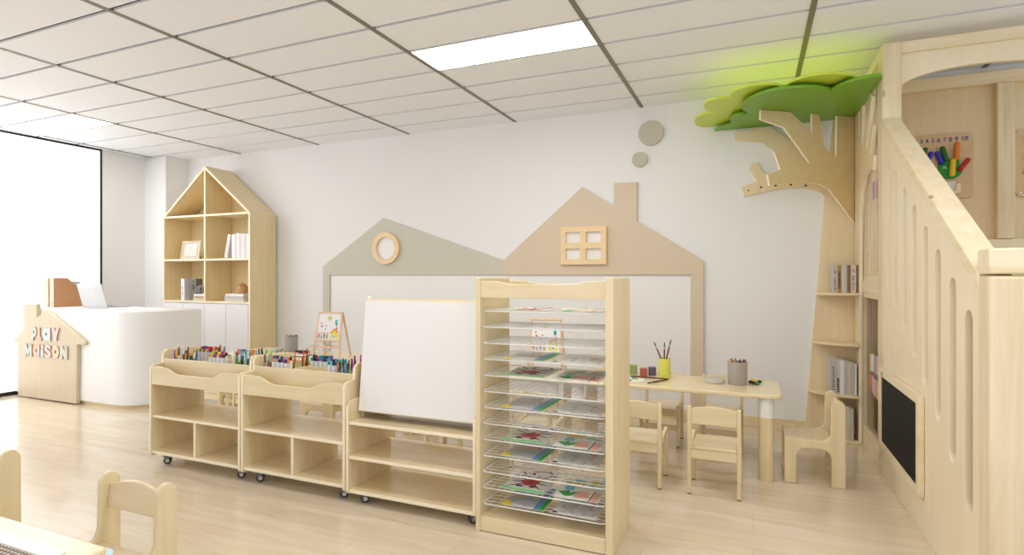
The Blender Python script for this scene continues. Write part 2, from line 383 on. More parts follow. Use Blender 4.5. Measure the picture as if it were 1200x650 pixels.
flat_book(-5.44, 4.78, 1.0115, 0.28, 0.2, 0.026, BKW, 'white book on top of the flat stack on lower right bookshelf shelf', G)
# knot ornament, vase, frame, jar
o = bpy.data.objects
m = MB()
for k in range(3):
    pts = []
    M = Matrix.Rotation(k * PI / 3, 4, 'Z') @ Matrix.Rotation(PI / 2, 4, 'X')
    for i in range(20): 
        a = 2 * PI * i / 20; pts.append(M @ Vector((0.042 * math.cos(a), 0.042 * math.sin(a), 0)) + Vector((-6.055, 4.735, 1.0285 + 0.053)))
    for i in range(20): m.tube(pts[i], pts[(i + 1) % 20], 0.010, n=8)
tag(m.build('ornament', mat('grey_ceramic', (150, 150, 150), 0.3)), 'grey knotted ring ornament on top of the book stack in the bookshelf', 'ornament')
t = empty('vase', (-6.225, 4.955, 1.4445), 0, 'slim grey bottle vase at the back of the left middle bookshelf shelf', 'vase')
m = MB(); m.lathe([(0.03, 0), (0.035, 0.02), (0.035, 0.1), (0.014, 0.14), (0.012, 0.19)]); m.build('body', mat('vase_grey', (150, 142, 132), 0.3), t, local=True)
m = MB(); m.lathe([(0.012, 0.19), (0.017, 0.195), (0.017, 0.21), (0.012, 0.212)]); m.build('rim', CHROME, t, local=True)
t = empty('picture_frame', (-6.325, 4.80, 1.4475), 0.06, 'small wooden picture frame leaning on the left middle bookshelf shelf', 'picture frame')
R = Matrix.Rotation(-0.16, 4, 'X')
me = plate_mesh([(-0.15, 0), (0.15, 0), (0.15, 0.225), (-0.15, 0.225)], [[(-0.135, 0.015), (0.135, 0.015), (0.135, 0.21), (-0.135, 0.21)]], -0.01, 0.01, 'xz', 0.002); me.transform(R)
link('frame', me, SHx, t, local=True)
MB().box(-0.135, 0.135, -0.001, 0.006, 0.015, 0.21, R).build('mount', mat('mount_grey', (206, 205, 204), 0.6), t, local=True)
MB().box(-0.098, 0.098, -0.004, 0, 0.04, 0.186, R).build('print', PAPER, t, local=True)
m = MB(); me = [( -0.02, 0.13, 0.02), (0.0, 0.14, 0.02), (0.02, 0.13, 0.018), (-0.014, 0.108, 0.03), (0.004, 0.095, 0.014)]
for (px, pz, w) in me: m.box(px - w / 2, px + w / 2, -0.0052, -0.003, pz, pz + 0.006, R)
m.build('drawing', BKG, t, local=True)
m = MB(); m.prism([(0.012, 0.002), (0.085, 0.0), (0.02, 0.14)], 0.08, 0.095, 'yz'); m.build('stand', BKK, t, local=True)
t = empty('jar', (-5.44, 4.79, 1.038), 0, 'copper tinted lidded jar on the book stack in the lower right bookshelf shelf', 'jar')
COP = mat('copper_glass', (214, 160, 116), 0.2, trans=0.25)
m = MB(); m.lathe([(0.05, 0), (0.06, 0.012), (0.062, 0.075), (0.045, 0.095)], n=10); m.build('body', COP, t, local=True)
m = MB(); m.lathe([(0.047, 0.095), (0.05, 0.1), (0.03, 0.112), (0.008, 0.118), (0.01, 0.13), (0.004, 0.134)], n=12); m.build('lid', COP, t, local=True)

# ------------------------------------------------------------------ reception desk and what stands on it
t = empty('reception_desk', (-6.12, 3.72, 0), 0, 'white reception desk with a rounded corner on a pale wooden plinth', 'desk')
DZ = 0.908
def deskring(i): 
    x0, x1, y0, y1, r = XL + 0.03 + i, -5.15 - i, 3.39 + i, 4.04 - i, 0.34
    return [(x0, y0)] + arc(x1 - r, y0 + r, r, 270, 360, 14) + [(x1, y1), (x0, y1)]
m = MB(); m.prism(deskring(0), 0.035, DZ, 'xy'); m.build('body', WHITE, t, bevel=0.006)
m = MB(); m.prism(deskring(0.025), 0.0, 0.036, 'xy'); m.build('plinth', SHx, t)
t = empty('house_sign', (-6.45, 3.36, 0), 0, 'wooden house silhouette sign with pastel letters on the front of the reception desk', 'sign')
SG = wood('sign_maple', (212, 199, 173), (203, 188, 160), 'z', contrast=0.8)
sil = [(-6.963, 0.012), (-6.963, 0.55), (-7.06, 0.548), (-7.058, 0.565), (-6.857, 0.70), (-6.857, 0.955), (-6.635, 0.959), (-6.635, 0.818), (-6.476, 0.905)] + [(-5.878, 0.622), (-5.862, 0.606), (-5.87, 0.583), (-5.98, 0.583), (-5.99, 0.012)]
link('board', plate_mesh(sil, [], 3.352, 3.3895, 'xz', 0.004), SG, t)
LET = dict(sage=(198, 207, 198), salmon=(230, 186, 168), ice=(202, 216, 228), blush=(238, 204, 204), sand=(238, 212, 182))
LM = {k: flat('letter_' + k, v) for k, v in LET.items()}
LS = mat('letter_side', (190, 156, 118), 0.6)
def glyph(ch):
    '''chunky cut letters on a unit square, outline + holes'''
    if ch == 'P': return [[(0, 0), (0.38, 0), (0.38, 0.28), (0.55, 0.28)] + arc(0.58, 0.64, 0.36, -90, 90, 12) + [(0, 1)]], [circ(0.5, 0.66, 0.11, 14)]
    if ch == 'L': return [[(0, 0), (1, 0), (1, 0.26), (0.62, 0.3), (0.62, 1), (0, 1)]], []
    if ch == 'a': return [[(0.62, 0.06), (0.66, 0), (1, 0), (1, 1), (0.66, 1), (0.6, 0.96)] + [(0.46 + 0.46 * math.cos(math.radians(t_)), 0.5 + 0.5 * math.sin(math.radians(t_))) for t_ in range(80, 282, 14)]], [circ(0.5, 0.5, 0.11, 14)]
    if ch == 'Y': return [[(0.3, 0), (0.68, 0), (0.7, 0.36), (1, 1), (0.66, 1), (0.5, 0.68), (0.36, 1), (0, 1), (0.3, 0.38)]], []
    if ch == 'M': return [[(0, 0), (0.28, 0), (0.3, 0.42), (0.42, 0.06), (0.58, 0.06), (0.70, 0.42), (0.72, 0), (1, 0), (0.95, 1), (0.68, 1), (0.5, 0.55), (0.32, 1), (0.05, 1)]], []
    if ch == 'i': return [[(0, 0), (1, 0), (1, 0.62), (0, 0.62)], [(0.5 + 0.5 * math.cos(t_ * PI / 8), 0.84 + 0.16 * math.sin(t_ * PI / 8)) for t_ in range(16)]], []
    if ch == 'O': return [[(0.5 + 0.5 * math.cos(t_ * PI / 14), 0.5 + 0.5 * math.sin(t_ * PI / 14)) for t_ in range(28)]], [[(0.5 + 0.15 * math.cos(t_ * PI / 8), 0.5 + 0.15 * math.sin(t_ * PI / 8)) for t_ in range(16)]]
    if ch == 'N': return [[(0, 0), (0.34, 0), (0.36, 0.4), (0.64, 0), (1, 0), (1, 1), (0.66, 1), (0.64, 0.6), (0.36, 1), (0, 1)]], []
def letter(ch, x0, x1, z0, z1, col):
    if ch == 'S':
        me = text_mesh(ch, 0.2, 0.012, 0.009)
        xs = [v.co.x for v in me.vertices]; zs = [v.co.y for v in me.vertices]
        me.transform(Matrix.Translation((-min(xs), -min(zs), 0)))
        upright(me, (x0, 3.3455, z0), (x1 - x0) / (max(xs) - min(xs)), (z1 - z0) / (max(zs) - min(zs)))
    else:
        outs, hol = glyph(ch); f = lambda ring: [(x0 + p[0] * (x1 - x0), z0 + p[1] * (z1 - z0)) for p in ring]
        me = plate_mesh(f(outs[0]), [f(q) for q in hol + outs[1:]], 3.3395, 3.3515, 'xz', 0.0)
    ob = link('letter', me, [LM[col], LS], t)
    me.polygons.foreach_set('material_index', [0 if abs(p.normal.y) > 0.7 else 1 for p in me.polygons])
    ob['label'] = 'pastel letter ' + ch + ' on the sign'
for a in (('P', -6.705, -6.612, 0.590, 0.726, 'sage'), ('L', -6.600, -6.532, 0.594, 0.725, 'salmon'), ('a', -6.518, -6.385, 0.597, 0.729, 'ice'), ('Y', -6.365, -6.240, 0.604, 0.731, 'blush'),
          ('M', -6.831, -6.692, 0.427, 0.554, 'sage'), ('a', -6.677, -6.562, 0.430, 0.556, 'salmon'), ('i', -6.544, -6.498, 0.433, 0.555, 'ice'), ('S', -6.482, -6.373, 0.432, 0.557, 'blush'),
          ('O', -6.354, -6.245, 0.434, 0.559, 'sand'), ('N', -6.228, -6.11, 0.431, 0.559, 'sage')):
    letter(*a)
def magazine_file(x, y, label, rot=0):
    r = empty('magazine_file', (x, y, DZ + 0.001), rot, label, 'magazine file', 'magazine files on the reception desk')
    prof = [(0, 0), (0.30, 0), (0.30, 0.15), (0.13, 0.31), (0, 0.31)]
    for s, nm in ((-0.04, 'side_panel'), (0.036, 'side_panel')):
        m = MB(); m.prism(prof, s, s + 0.004, 'yz'); m.build(nm, KRAFT, r, local=True)
    MB().box(-0.036, 0.036, 0, 0.004, 0, 0.31).build('spine', KRAFTL, r, local=True)
    MB().box(-0.036, 0.036, 0.004, 0.3, 0, 0.004).box(-0.036, 0.036, 0.296, 0.3, 0.004, 0.15).build('base', KRAFTD, r, local=True)
    me = plate_mesh(circ(0, 0.045, 0.014, 16), [circ(0, 0.045, 0.008, 16)], -0.003, 0, 'xz', 0.0)
    link('finger_ring', me, CHROME, r, local=True)
    MB().box(-0.03, 0.03, 0.02, 0.27, 0.005, 0.13).prism([(0.02, 0.12), (0.27, 0.12), (0.27, 0.27), (0.02, 0.285)], -0.01, 0.012, 'yz').build('papers', BKG, r, local=True)
magazine_file(-6.99, 3.62, 'kraft cardboard magazine file, left of the pair on the reception desk')
magazine_file(-6.875, 3.61, 'kraft cardboard magazine file nearer the laptop on the reception desk')
t = empty('laptop', (-6.4, 3.76, DZ + 0.001), 0.05, 'silver laptop open on the reception desk with its lid to the viewer', 'laptop')
MB().box(-0.19, 0.19, 0.0, 0.25, 0, 0.014).build('base', LAPT, t, local=True, bevel=0.004)
MB().box(-0.165, 0.165, 0.03, 0.13, 0.014, 0.0155).build('keyboard', BKK, t, local=True)
R = Matrix.Translation((0, 0.004, 0.012)) @ Matrix.Rotation(0.26, 4, 'X')
me = plate_mesh(rrect(-0.19, 0.19, 0, 0.245, 0.012), [], -0.004, 0.004, 'xz', 0.001); me.transform(R); lid = link('lid', me, LAPT, t, local=True)
MB().box(-0.178, 0.178, 0.0041, 0.0048, 0.014, 0.233, R).build('screen', BKK, lid, local=True)
me = plate_mesh(circ(-0.004, 0.118, 0.014, 20), [], -0.0052, -0.0042, 'xz', 0); me2 = MB(); me.transform(R)
link('logo', me, LOGO, lid, local=True)
tag(MB().box(-6.35, -6.05, 3.55, 3.70, DZ + 0.0008, DZ + 0.003).build('paper_sheet', BKG), 'grey sheet of paper lying on the reception desk before the laptop', 'paper')

# ------------------------------------------------------------------ rolling cabinets
def caster(parent, x, y):
    R = Matrix.Translation((x, y, 0)) @ Matrix.Rotation(math.radians(-48), 4, 'Z')
    fork = [(-0.016, 0.054), (0.016, 0.054), (0.012, 0.012), (-0.002, 0.012)]
    c = MB(); c.box(-0.021, 0.021, -0.021, 0.021, 0.0525, 0.058, R); c.prism(fork, -0.017, -0.0135, 'yz', R); c.prism(fork, 0.0135, 0.017, 'yz', R)
    o = c.build('caster', CASTM, parent)
    def ax(a): return R @ Vector((a, 0.006, 0.0245))
    m = MB(); m.tube(ax(-0.011), ax(0.011), 0.0245, n=24); m.build('wheel', RUBBER, o)
    m = MB(); m.tube(ax(-0.0185), ax(0.0185), 0.0115, n=16); m.build('hub', CHROME, o)
CY0, CY1 = 2.48, 2.875
def cabinet(x0, x1, label, dvx):
    t = empty('storage_cabinet', ((x0 + x1) / 2, 2.68, 0), 0, label, 'storage cabinet', 'rolling tray cabinets')
    th = 0.018
    prof = [(CY0 + 0.02, 0.058), (CY1, 0.058), (CY1, 0.735)] + [(2.62, 0.748)] + arc(2.607, 0.708, 0.04, 90, 175, 6) + [(2.566, 0.662)] + [(2.53, 0.658)] + arc(2.515, 0.625, 0.033, 90, 180, 6) + arc(CY0 + 0.02, 0.078, 0.02, 180, 270, 4)
    for a in (x0, x1 - th):
        m = MB(); m.prism(prof, a, a + th, 'yz'); m.build('side_panel', Wz, t, bevel=0.003, edge=True)
    xi0, xi1 = x0 + th, x1 - th; w = xi1 - xi0
    hi, lo, zb = 0.648, 0.606, 0.53
    top = [(xi0, hi), (xi0 + 0.13 * w, hi), (xi0 + 0.19 * w, hi - 0.007), (xi0 + 0.27 * w, lo + 0.008), (xi0 + 0.32 * w, lo), (xi0 + 0.68 * w, lo), (xi0 + 0.73 * w, lo + 0.008), (xi0 + 0.81 * w, hi - 0.007), (xi0 + 0.87 * w, hi), (xi1, hi)]
    m = MB(); m.prism([(xi0, zb)] + top + [(xi1, zb)], CY0 + 0.004, CY0 + 0.02); m.build('front_board', Wx, t, bevel=0.002)
    MB().box(xi0, xi1, CY0 + 0.02, CY1, 0.535, 0.55).build('tray_floor', Wx, t)
    MB().box(xi0, xi1, 2.566, 2.58, 0.55, 0.69).build('tray_front', Wx, t, bevel=0.002)
    MB().box(xi0, xi1, CY1 - 0.014, CY1, 0.55, 0.69).build('tray_back', Wx, t, bevel=0.002)
    MB().box(dvx - 0.006, dvx + 0.006, 2.58, CY1 - 0.014, 0.55, 0.682).build('tray_divider', Wy, t)
    MB().box(dvx + 0.006, xi1, 2.715, 2.727, 0.55, 0.682).build('tray_divider', Wx, t)
    MB().box(xi0, xi1, CY0 + 0.012, CY1, 0.31, 0.328).build('shelf', Wx, t, bevel=0.002, edge=True)
    MB().box(xi0, xi1, CY0 + 0.008, CY1, 0.075, 0.095).build('bottom_shelf', Wx, t, bevel=0.002, edge=True)
    xm = (x0 + x1) / 2
    MB().box(xm - 0.009, xm + 0.009, CY0 + 0.014, CY1, 0.095, 0.31).build('divider', Wz, t, bevel=0.002, edge=True)
    for cx in (x0 + 0.09, x1 - 0.06):
        for cy in (CY0 + 0.06, CY1 - 0.06): caster(t, cx, cy)
    return t
cabinet(-3.655, -2.838, 'low wooden rolling cabinet with pencil trays, standing nearest the reception desk', -3.33)
cabinet(-2.832, -2.052, 'low wooden rolling cabinet with pencil trays, beside the whiteboard stand', -2.55)
# whiteboard stand
t = empty('whiteboard_stand', (-1.65, 2.68, 0), 0, 'low rolling shelf unit carrying a leaning white drawing board', 'whiteboard stand')
x0, x1, th = -2.046, -1.252, 0.018
prof = [(CY0 + 0.02, 0.05), (CY1, 0.05), (CY1, 0.56)] + [(2.55, 0.56)] + arc(2.525, 0.515, 0.045, 90, 180, 8) + arc(CY0 + 0.02, 0.07, 0.02, 180, 270, 4)
for a in (x0, x1 - th):
    m = MB(); m.prism(prof, a, a + th, 'yz'); m.build('side_panel', Wz, t, bevel=0.003, edge=True)
for z in (0.43, 0.243): MB().box(x0 + th, x1 - th, CY0 + 0.006, CY1, z, z + 0.018).build('shelf', Wx, t, bevel=0.002, edge=True)
MB().box(x0 + th, x1 - th, CY0 + 0.006, CY1, 0.058, 0.078).build('bottom_shelf', Wx, t, bevel=0.002, edge=True)
for cx in (x0 + 0.085, x1 - 0.045):
    for cy in (CY0 + 0.05, CY1 - 0.06): caster(t, cx, cy)
for s in (1, -1):
    yb, yt = (2.555, 2.62) if s == 1 else (2.80, 2.74)
    R = Matrix.Translation((0, yb, 0.49)) @ Matrix.Rotation(-math.atan2(yt - yb, 0.615), 4, 'X')
    o = MB().box(-2.02, -1.262, 0.0 if s == 1 else -0.014, 0.014 if s == 1 else 0.0, 0, 0.622, R).build('board', Wx, t, bevel=0.002)
    me = plate_mesh(rrect(-2.016, -1.266, 0.006, 0.616, 0.006), [], (-0.004 if s == 1 else 0.0), (0.0 if s == 1 else 0.004), 'xz', 0.001); me.transform(R)
    link('drawing_surface', me, BOARD, o)
MB().box(-2.02, -1.27, 2.626, 2.734, 1.07, 1.088).build('top_rail', Wx, t)
for xx in (-2.028, -1.262):
    m = MB(); m.prism([(2.60, 0.448), (2.80, 0.448), (2.745, 1.04), (2.63, 1.04)], xx, xx + 0.012, 'yz'); m.build('side_cheek', Wz, t)
m = MB(); m.lathe([(0.006, 0), (0.012, 0.006), (0.012, 0.02), (0.006, 0.026)], c=(-2.0, 2.628, 1.1), n=14); m.build('knob', EDGE, t)

# ------------------------------------------------------------------ wire drying rack
t = empty('drying_rack', (-0.9, 2.65, 0), 0, 'tall wooden paint drying rack with thirteen white wire shelves', 'drying rack')
rx0, rx1, ry0, ry1 = -1.244, -0.566, 2.46, 2.83
for a in (rx0, rx1 - 0.036 + 0.0):
    w = 0.024 if a == rx0 else 0.036
    MB().box(a, a + w, ry0, ry1, 0, 1.233).build('side_panel', Wz, t, bevel=0.006, segs=3)
xi0, xi1 = rx0 + 0.024, rx1 - 0.036; w = xi1 - xi0
for yy in (ry0 + 0.008, ry1 - 0.026):
    top = [(xi0, 1.217), (xi0 + 0.14 * w, 1.216), (xi0 + 0.2 * w, 1.208), (xi0 + 0.27 * w, 1.2), (xi0 + 0.73 * w, 1.2), (xi0 + 0.8 * w, 1.208), (xi0 + 0.86 * w, 1.216), (xi1, 1.217)]
    m = MB(); m.prism([(xi0, 1.135)] + top + [(xi1, 1.135)], yy, yy + 0.018); m.build('top_rail', Wx, t, bevel=0.002)
MB().box(xi0, xi1, ry0 + 0.008, ry0 + 0.026, 0.004, 0.072).build('plinth_board', Wx, t, bevel=0.002)
MB().box(xi0, xi1, ry0 + 0.026, ry1 - 0.002, 0.055, 0.072).build('bottom_panel', Wx, t)
ZS = [1.07 - 0.078 * k for k in range(13)]
def wire_shelf(z):
    m = MB(); a, b, c, d = xi0 + 0.008, xi1 - 0.006, ry0 + 0.014, ry1 - 0.012; r = 0.0034
    cr = 0.02
    ring = [(x, y) for x, y in rrect(a, b, c, d, cr, 4)]
    for i in range(len(ring)):
        p, q = ring[i], ring[(i + 1) % len(ring)]; m.tube((p[0], p[1], z), (q[0], q[1], z), r, n=6)
    n = 16
    for i in range(1, n):
        x = a + (b - a) * i / n; m.tube((x, c, z), (x, d, z), 0.0013, n=5, cap=False)
    for i in range(1, 9):
        y = c + (d - c) * i / 9; m.tube((a, y, z + 0.0022), (b, y, z + 0.0022), 0.0013, n=5, cap=False)
    for y in (c + 0.0, d):
        pass
    return m.mesh()
zc = ZS[0]
base = wire_shelf(0.0)
first = None
for z in ZS:
    o = bpy.data.objects.new('wire_shelf', base)
    C.objects.link(o); o.parent = t; o.location = (0, 0, z)
    if first is None:
        base.transform(Matrix.Translation(-t.location)); base.materials.append(WIRE)
        first = o
# paintings
def blob(cx, cy, rx, ry, n=9, jit=0.3, rot=0.0):
    p = []
    for i in range(n):
        a = 2 * PI * i / n; k = 1 + random.uniform(-jit, jit)
        x, y = rx * k * math.cos(a), ry * k * math.sin(a)
        p.append((cx + x * math.cos(rot) - y * math.sin(rot), cy + x * math.sin(rot) + y * math.cos(rot)))
    return p
def painting_mesh(kind):
    """sheet 0.21 x 0.29 lying flat; coloured patches are thin raised paint"""
    random.seed({'rainbow': 3, 'sketch': 5, 'crab': 8, 'jungle': 13}[kind])
    m = MB(); W, D = 0.215, 0.29; mats = [PAPER]
    m.box(-W / 2, W / 2, -D / 2, D / 2, 0, 0.0012)
    zz = [0.0012]
    def patch(pts, c):
        if PAL[c] not in mats: mats.append(PAL[c])
        m.mi = mats.index(PAL[c]); zz[0] += 0.00002
        pts = [(max(-W / 2 + 0.001, min(W / 2 - 0.001, x)), max(-D / 2 + 0.001, min(D / 2 - 0.001, y))) for x, y in pts]
        try: m.prism(pts, 0.001, zz[0] + 0.0004, 'xy')
        except ValueError: pass
    if kind == 'rainbow':
        patch([(-W / 2, -D / 2), (W / 2, -D / 2), (W / 2, D / 2), (-W / 2, D / 2)], 'lightgrey')
        for r, c in ((0.12, 'rose'), (0.108, 'ochre'), (0.096, 'palegreen'), (0.084, 'cardblue'), (0.072, 'lilac')):
            ring = [(x - 0.0, y * 1.3 - 0.14) for x, y in arc(0, 0, r, 0, 180, 14)] + [(x, y * 1.3 - 0.14) for x, y in arc(0, 0, r - 0.006, 180, 0, 14)]
            patch(ring, c)
        patch([(0.055, -D / 2), (0.085, -D / 2), (0.085, D / 2), (0.06, D / 2), (0.05, 0.02)], 'blue')
        patch([(0.083, -D / 2), (W / 2, -D / 2), (W / 2, D / 2), (0.085, D / 2)], 'green')
        patch([(-W / 2, -D / 2), (-0.055, -D / 2), (-0.07, -0.1), (-W / 2, -0.085)], 'yellow')
        for i in range(5): patch(blob(random.uniform(-0.03, 0.04), random.uniform(0.02, 0.11), 0.012, 0.007), random.choice(['red', 'pink', 'blue', 'brown']))
    elif kind == 'crab':
        patch(blob(0.0, -0.02, 0.045, 0.05, 12, 0.2), 'red'); patch(blob(0, -0.02, 0.025, 0.02), 'darkred')
        for s in (1, -1):
            for k in range(4):
                y = -0.06 + k * 0.03
                patch([(s * 0.03, y), (s * 0.085, y + 0.035 * (k - 1.2)), (s * 0.098, y + 0.05 * (k - 1.2) + 0.006), (s * 0.035, y + 0.014)], 'darkred' if k % 2 else 'maroon')
        ring = [(x, y * 0.8) for x, y in arc(0.02, 0.13, 0.055, 0, 350, 16)] + [(x, y * 0.8) for x, y in arc(0.02, 0.13, 0.043, 350, 0, 16)]
        patch(ring, 'darkred'); patch(blob(-0.03, 0.12, 0.012, 0.01), 'maroon'); patch(blob(0.03, -0.075, 0.018, 0.012), 'maroon'); patch(blob(-0.035, -0.085, 0.018, 0.01), 'black')
        patch([(-W / 2, -D / 2), (W / 2, -D / 2), (W / 2, -0.115), (0.03, -0.108), (-0.03, -0.118), (-W / 2, -0.106)], 'palegreen')
    elif kind == 'jungle':
        for (cx, cy, rx, ry, c) in ((-0.06, -0.02, 0.03, 0.03, 'sky'), (-0.03, 0.1, 0.03, 0.025, 'sky'), (-0.04, 0.05, 0.05, 0.03, 'ochre'), (0.045, 0.09, 0.03, 0.03, 'ochre'), (0.03, 0.03, 0.022, 0.012, 'palegreen'),
                                    (0.02, -0.06, 0.035, 0.03, 'pink'), (0.02, -0.09, 0.04, 0.03, 'pink'), (0.07, 0.02, 0.02, 0.015, 'cardblue'), (0.08, 0.12, 0.012, 0.02, 'sky')):
            patch(blob(cx, cy, rx, ry), c)
        for k in range(6): patch([(-0.055, -0.12), (-0.1 + 0.018 * k, -0.07 + 0.01 * (k % 3)), (-0.088 + 0.018 * k, -0.062 + 0.01 * (k % 3)), (-0.03, -0.11)], 'leaf' if k % 2 else 'hgreen')
        patch([(0.062, -D / 2), (0.068, -D / 2), (0.072, -0.02), (0.066, -0.02)], 'maroon'); patch([(0.072, -D / 2), (0.1, -D / 2), (0.1, -0.03), (0.075, -0.03)], 'pink')
    else:
        for i in range(46):
            a = random.uniform(0, PI); cx, cy, l_ = random.uniform(-0.09, 0.09), random.uniform(-0.13, 0.13), random.uniform(0.006, 0.03)
            dx, dy = l_ / 2 * math.cos(a), l_ / 2 * math.sin(a); nx, ny = -math.sin(a) * 0.0014, math.cos(a) * 0.0014
            patch([(cx - dx - nx, cy - dy - ny), (cx + dx - nx, cy + dy - ny), (cx + dx + nx, cy + dy + ny), (cx - dx + nx, cy - dy + ny)], random.choice(['grey', 'grey', 'grey', 'blue', 'ochre', 'lightgrey']))
        for i in range(5): patch(blob(random.uniform(0.01, 0.09), random.uniform(-0.1, 0.1), 0.012, 0.006), random.choice(['rose', 'pink', 'lilac']))
        patch(blob(-0.095, -0.13, 0.012, 0.01), 'black')
    return m.mesh(), mats
pm = {k: painting_mesh(k) for k in ('rainbow', 'sketch', 'crab', 'jungle')}
random.seed(11)
ORD = ['top', 'second', 'third', 'fourth', 'fifth', 'sixth', 'seventh', 'eighth', 'ninth', 'tenth', 'eleventh', 'twelfth', 'bottom']
DESC = dict(rainbow='rainbow painting with green stripe', sketch='pale scribbled sketch', crab='red crab painting', jungle='painting of coloured patches')
for k, pair in ((0, ('crab', 'jungle')), (3, ('rainbow', 'sketch')), (4, ('crab', 'jungle')), (6, ('rainbow', 'sketch')), (8, ('crab', 'jungle')), (9, ('rainbow', 'sketch')), (11, ('crab', 'jungle')), (12, ('rainbow', 'sketch'))):
    for j, kind in enumerate(pair):
        me, mats = pm[kind]
        o = bpy.data.objects.new('painting', me); C.objects.link(o)
        if not me.materials:
            for q in mats: me.materials.append(q)
        o.location = ((-1.015, -0.755)[j] , 2.635, ZS[k] + 0.0045); o.rotation_euler = (0, 0, random.uniform(-0.03, 0.03))
        tag(o, DESC[kind] + ' on the ' + ORD[k] + ' rack shelf' + ('' if k in (0, 12) else ' from the top'), 'painting', 'paintings on the drying rack')

# ------------------------------------------------------------------ tables
TZ = 0.53
def table(x0, x1, y0, y1, label, collar=COLLAR, group='low tables along the back wall', legr=0.042, ins=0.085, iny=0.065, cr=0.05):
    t = empty('table', ((x0 + x1) / 2, (y0 + y1) / 2, 0), 0, label, 'table', group)
    m = MB(); m.prism(rrect(x0, x1, y0, y1, cr), TZ - 0.025, TZ, 'xy'); m.build('tabletop', Tx, t, bevel=0.006, segs=3)
    for x in (x0 + ins, x1 - ins):
        for y in (y0 + iny, y1 - iny):
            m = MB(); m.lathe([(legr * 0.92, 0), (legr, 0.008), (legr, 0.385)], c=(x, y, 0)); o = m.build('leg', Wz, t)
            m = MB(); m.lathe([(legr, 0.385), (legr, TZ - 0.025)], c=(x, y, 0)); c = m.build('collar', collar, o)
            if collar is COLLAR: c['label'] = 'white collar'
            else: c['label'] = 'light blue collar'
    return t
table(-1.2, 0.16, 3.70, 4.21, 'low birch table standing nearest the tree, behind the drying rack')
table(-2.57, -1.21, 3.70, 4.21, 'low birch table behind the whiteboard stand, between two other tables')
table(-4.5, -2.58, 3.70, 4.24, 'low birch table behind the two tray cabinets, carrying the easel')
table(-3.6, -1.55, 0.33, 0.947, 'low birch table cropped in the bottom left corner with a light blue leg collar', BCOLLAR, 'low tables', 0.042, 0.046, 0.012, 0.02)

# ------------------------------------------------------------------ chairs with slatted legs
def slat_chair():
    r = empty('chair', (0, 0, 0)); W = 0.1425; LB = dict(local=True)
    for s in (-1, 1):
        x0 = s * W; x1 = s * (W - 0.021); a, b = min(x0, x1), max(x0, x1)
        m = MB(); m.prism([(0, 0.006), (0.03, 0.006), (0.03, 0.30), (0.022, 0.49)] + arc(0.011, 0.492, 0.011, 0, 180, 5) + [(0.0, 0.3)], a, b, 'yz'); o = m.build('leg', Wz, r, bevel=0.003, **LB)
        MB().box(a + 0.001, b - 0.001, 0.002, 0.028, 0, 0.006).build('foot_cap', FOOT, o, **LB)
        m = MB(); m.prism([(0.245, 0.006), (0.275, 0.006), (0.275, 0.285)] + arc(0.26, 0.288, 0.015, 0, 180, 5) + [(0.245, 0.28)], a, b, 'yz'); o = m.build('leg', Wz, r, bevel=0.003, **LB)
        MB().box(a + 0.001, b - 0.001, 0.247, 0.273, 0, 0.006).build('foot_cap', FOOT, o, **LB)
        m = MB(); m.prism([(0.03, 0.245), (0.245, 0.245), (0.245, 0.292), (0.03, 0.262)], a + 0.003 * (s < 0), b - 0.003 * (s > 0), 'yz'); m.build('side_rail', Wy, r, bevel=0.002, **LB)
    w = W - 0.021
    m = MB(); m.box(-w, w, 0.004, 0.275, 0.258, 0.276); m.build('seat', Wx, r, bevel=0.004, **LB)
    top = [(-w + 2 * w * i / 10, 0.488 + 0.016 * math.sin(PI * i / 10)) for i in range(11)]
    m = MB(); m.prism([(-w, 0.40)] + top + [(w, 0.40)], 0.006, 0.02); m.build('backrest', Wx, r, bevel=0.003, **LB)
    MB().box(-w, w, 0.006, 0.022, 0.205, 0.257).build('apron', Wx, r, bevel=0.002, **LB)
    MB().box(-w, w, 0.25, 0.266, 0.215, 0.257).build('apron', Wx, r, bevel=0.002, **LB)
    MB().box(-w, w, 0.253, 0.267, 0.12, 0.155).build('stretcher', Wx, r, bevel=0.002, **LB)
    return r
c0 = slat_chair(); c0['category'] = 'chair'
GN = 'slat-legged chairs around the low tables'
spots = [(-0.2025, 3.352, 0, 'small birch chair at the near side of the table, nearest the tree'),
         (-0.632, 3.352, 0, 'small birch chair directly right of the drying rack, partly hidden by it'),
         (-0.208, 4.50, PI, 'small birch chair against the wall side of the table, opposite the grey pencil pot'),
         (-0.632, 4.50, PI, 'small birch chair against the wall side of the table, behind the yellow brush cup'),
         (-1.31, 3.36, 0, 'small birch chair seen through the left half of the wire drying rack'),
         (-1.05, 4.50, PI, 'small birch chair on the wall side, seen through the wire drying rack'),
         (-1.95, 3.36, 0, 'small birch chair seen under the whiteboard, on the near side of the middle table'),
         (-2.67, 3.36, 0, 'small birch chair behind the whiteboard stand, close to the second tray cabinet'),
         (-3.75, 3.33, 0, 'small birch chair behind the joint of the two tray cabinets'),
         (-4.215, 3.36, 0, 'small birch chair seen through the shelves of the tray cabinet nearest the desk')]
for i, (x, y, rz, lb) in enumerate(spots):
    if i == 0: c0.location = (x, y, 0); tag(c0, lb, None, GN)
    else: dup(c0, (x, y, 0), rz, lb, GN)

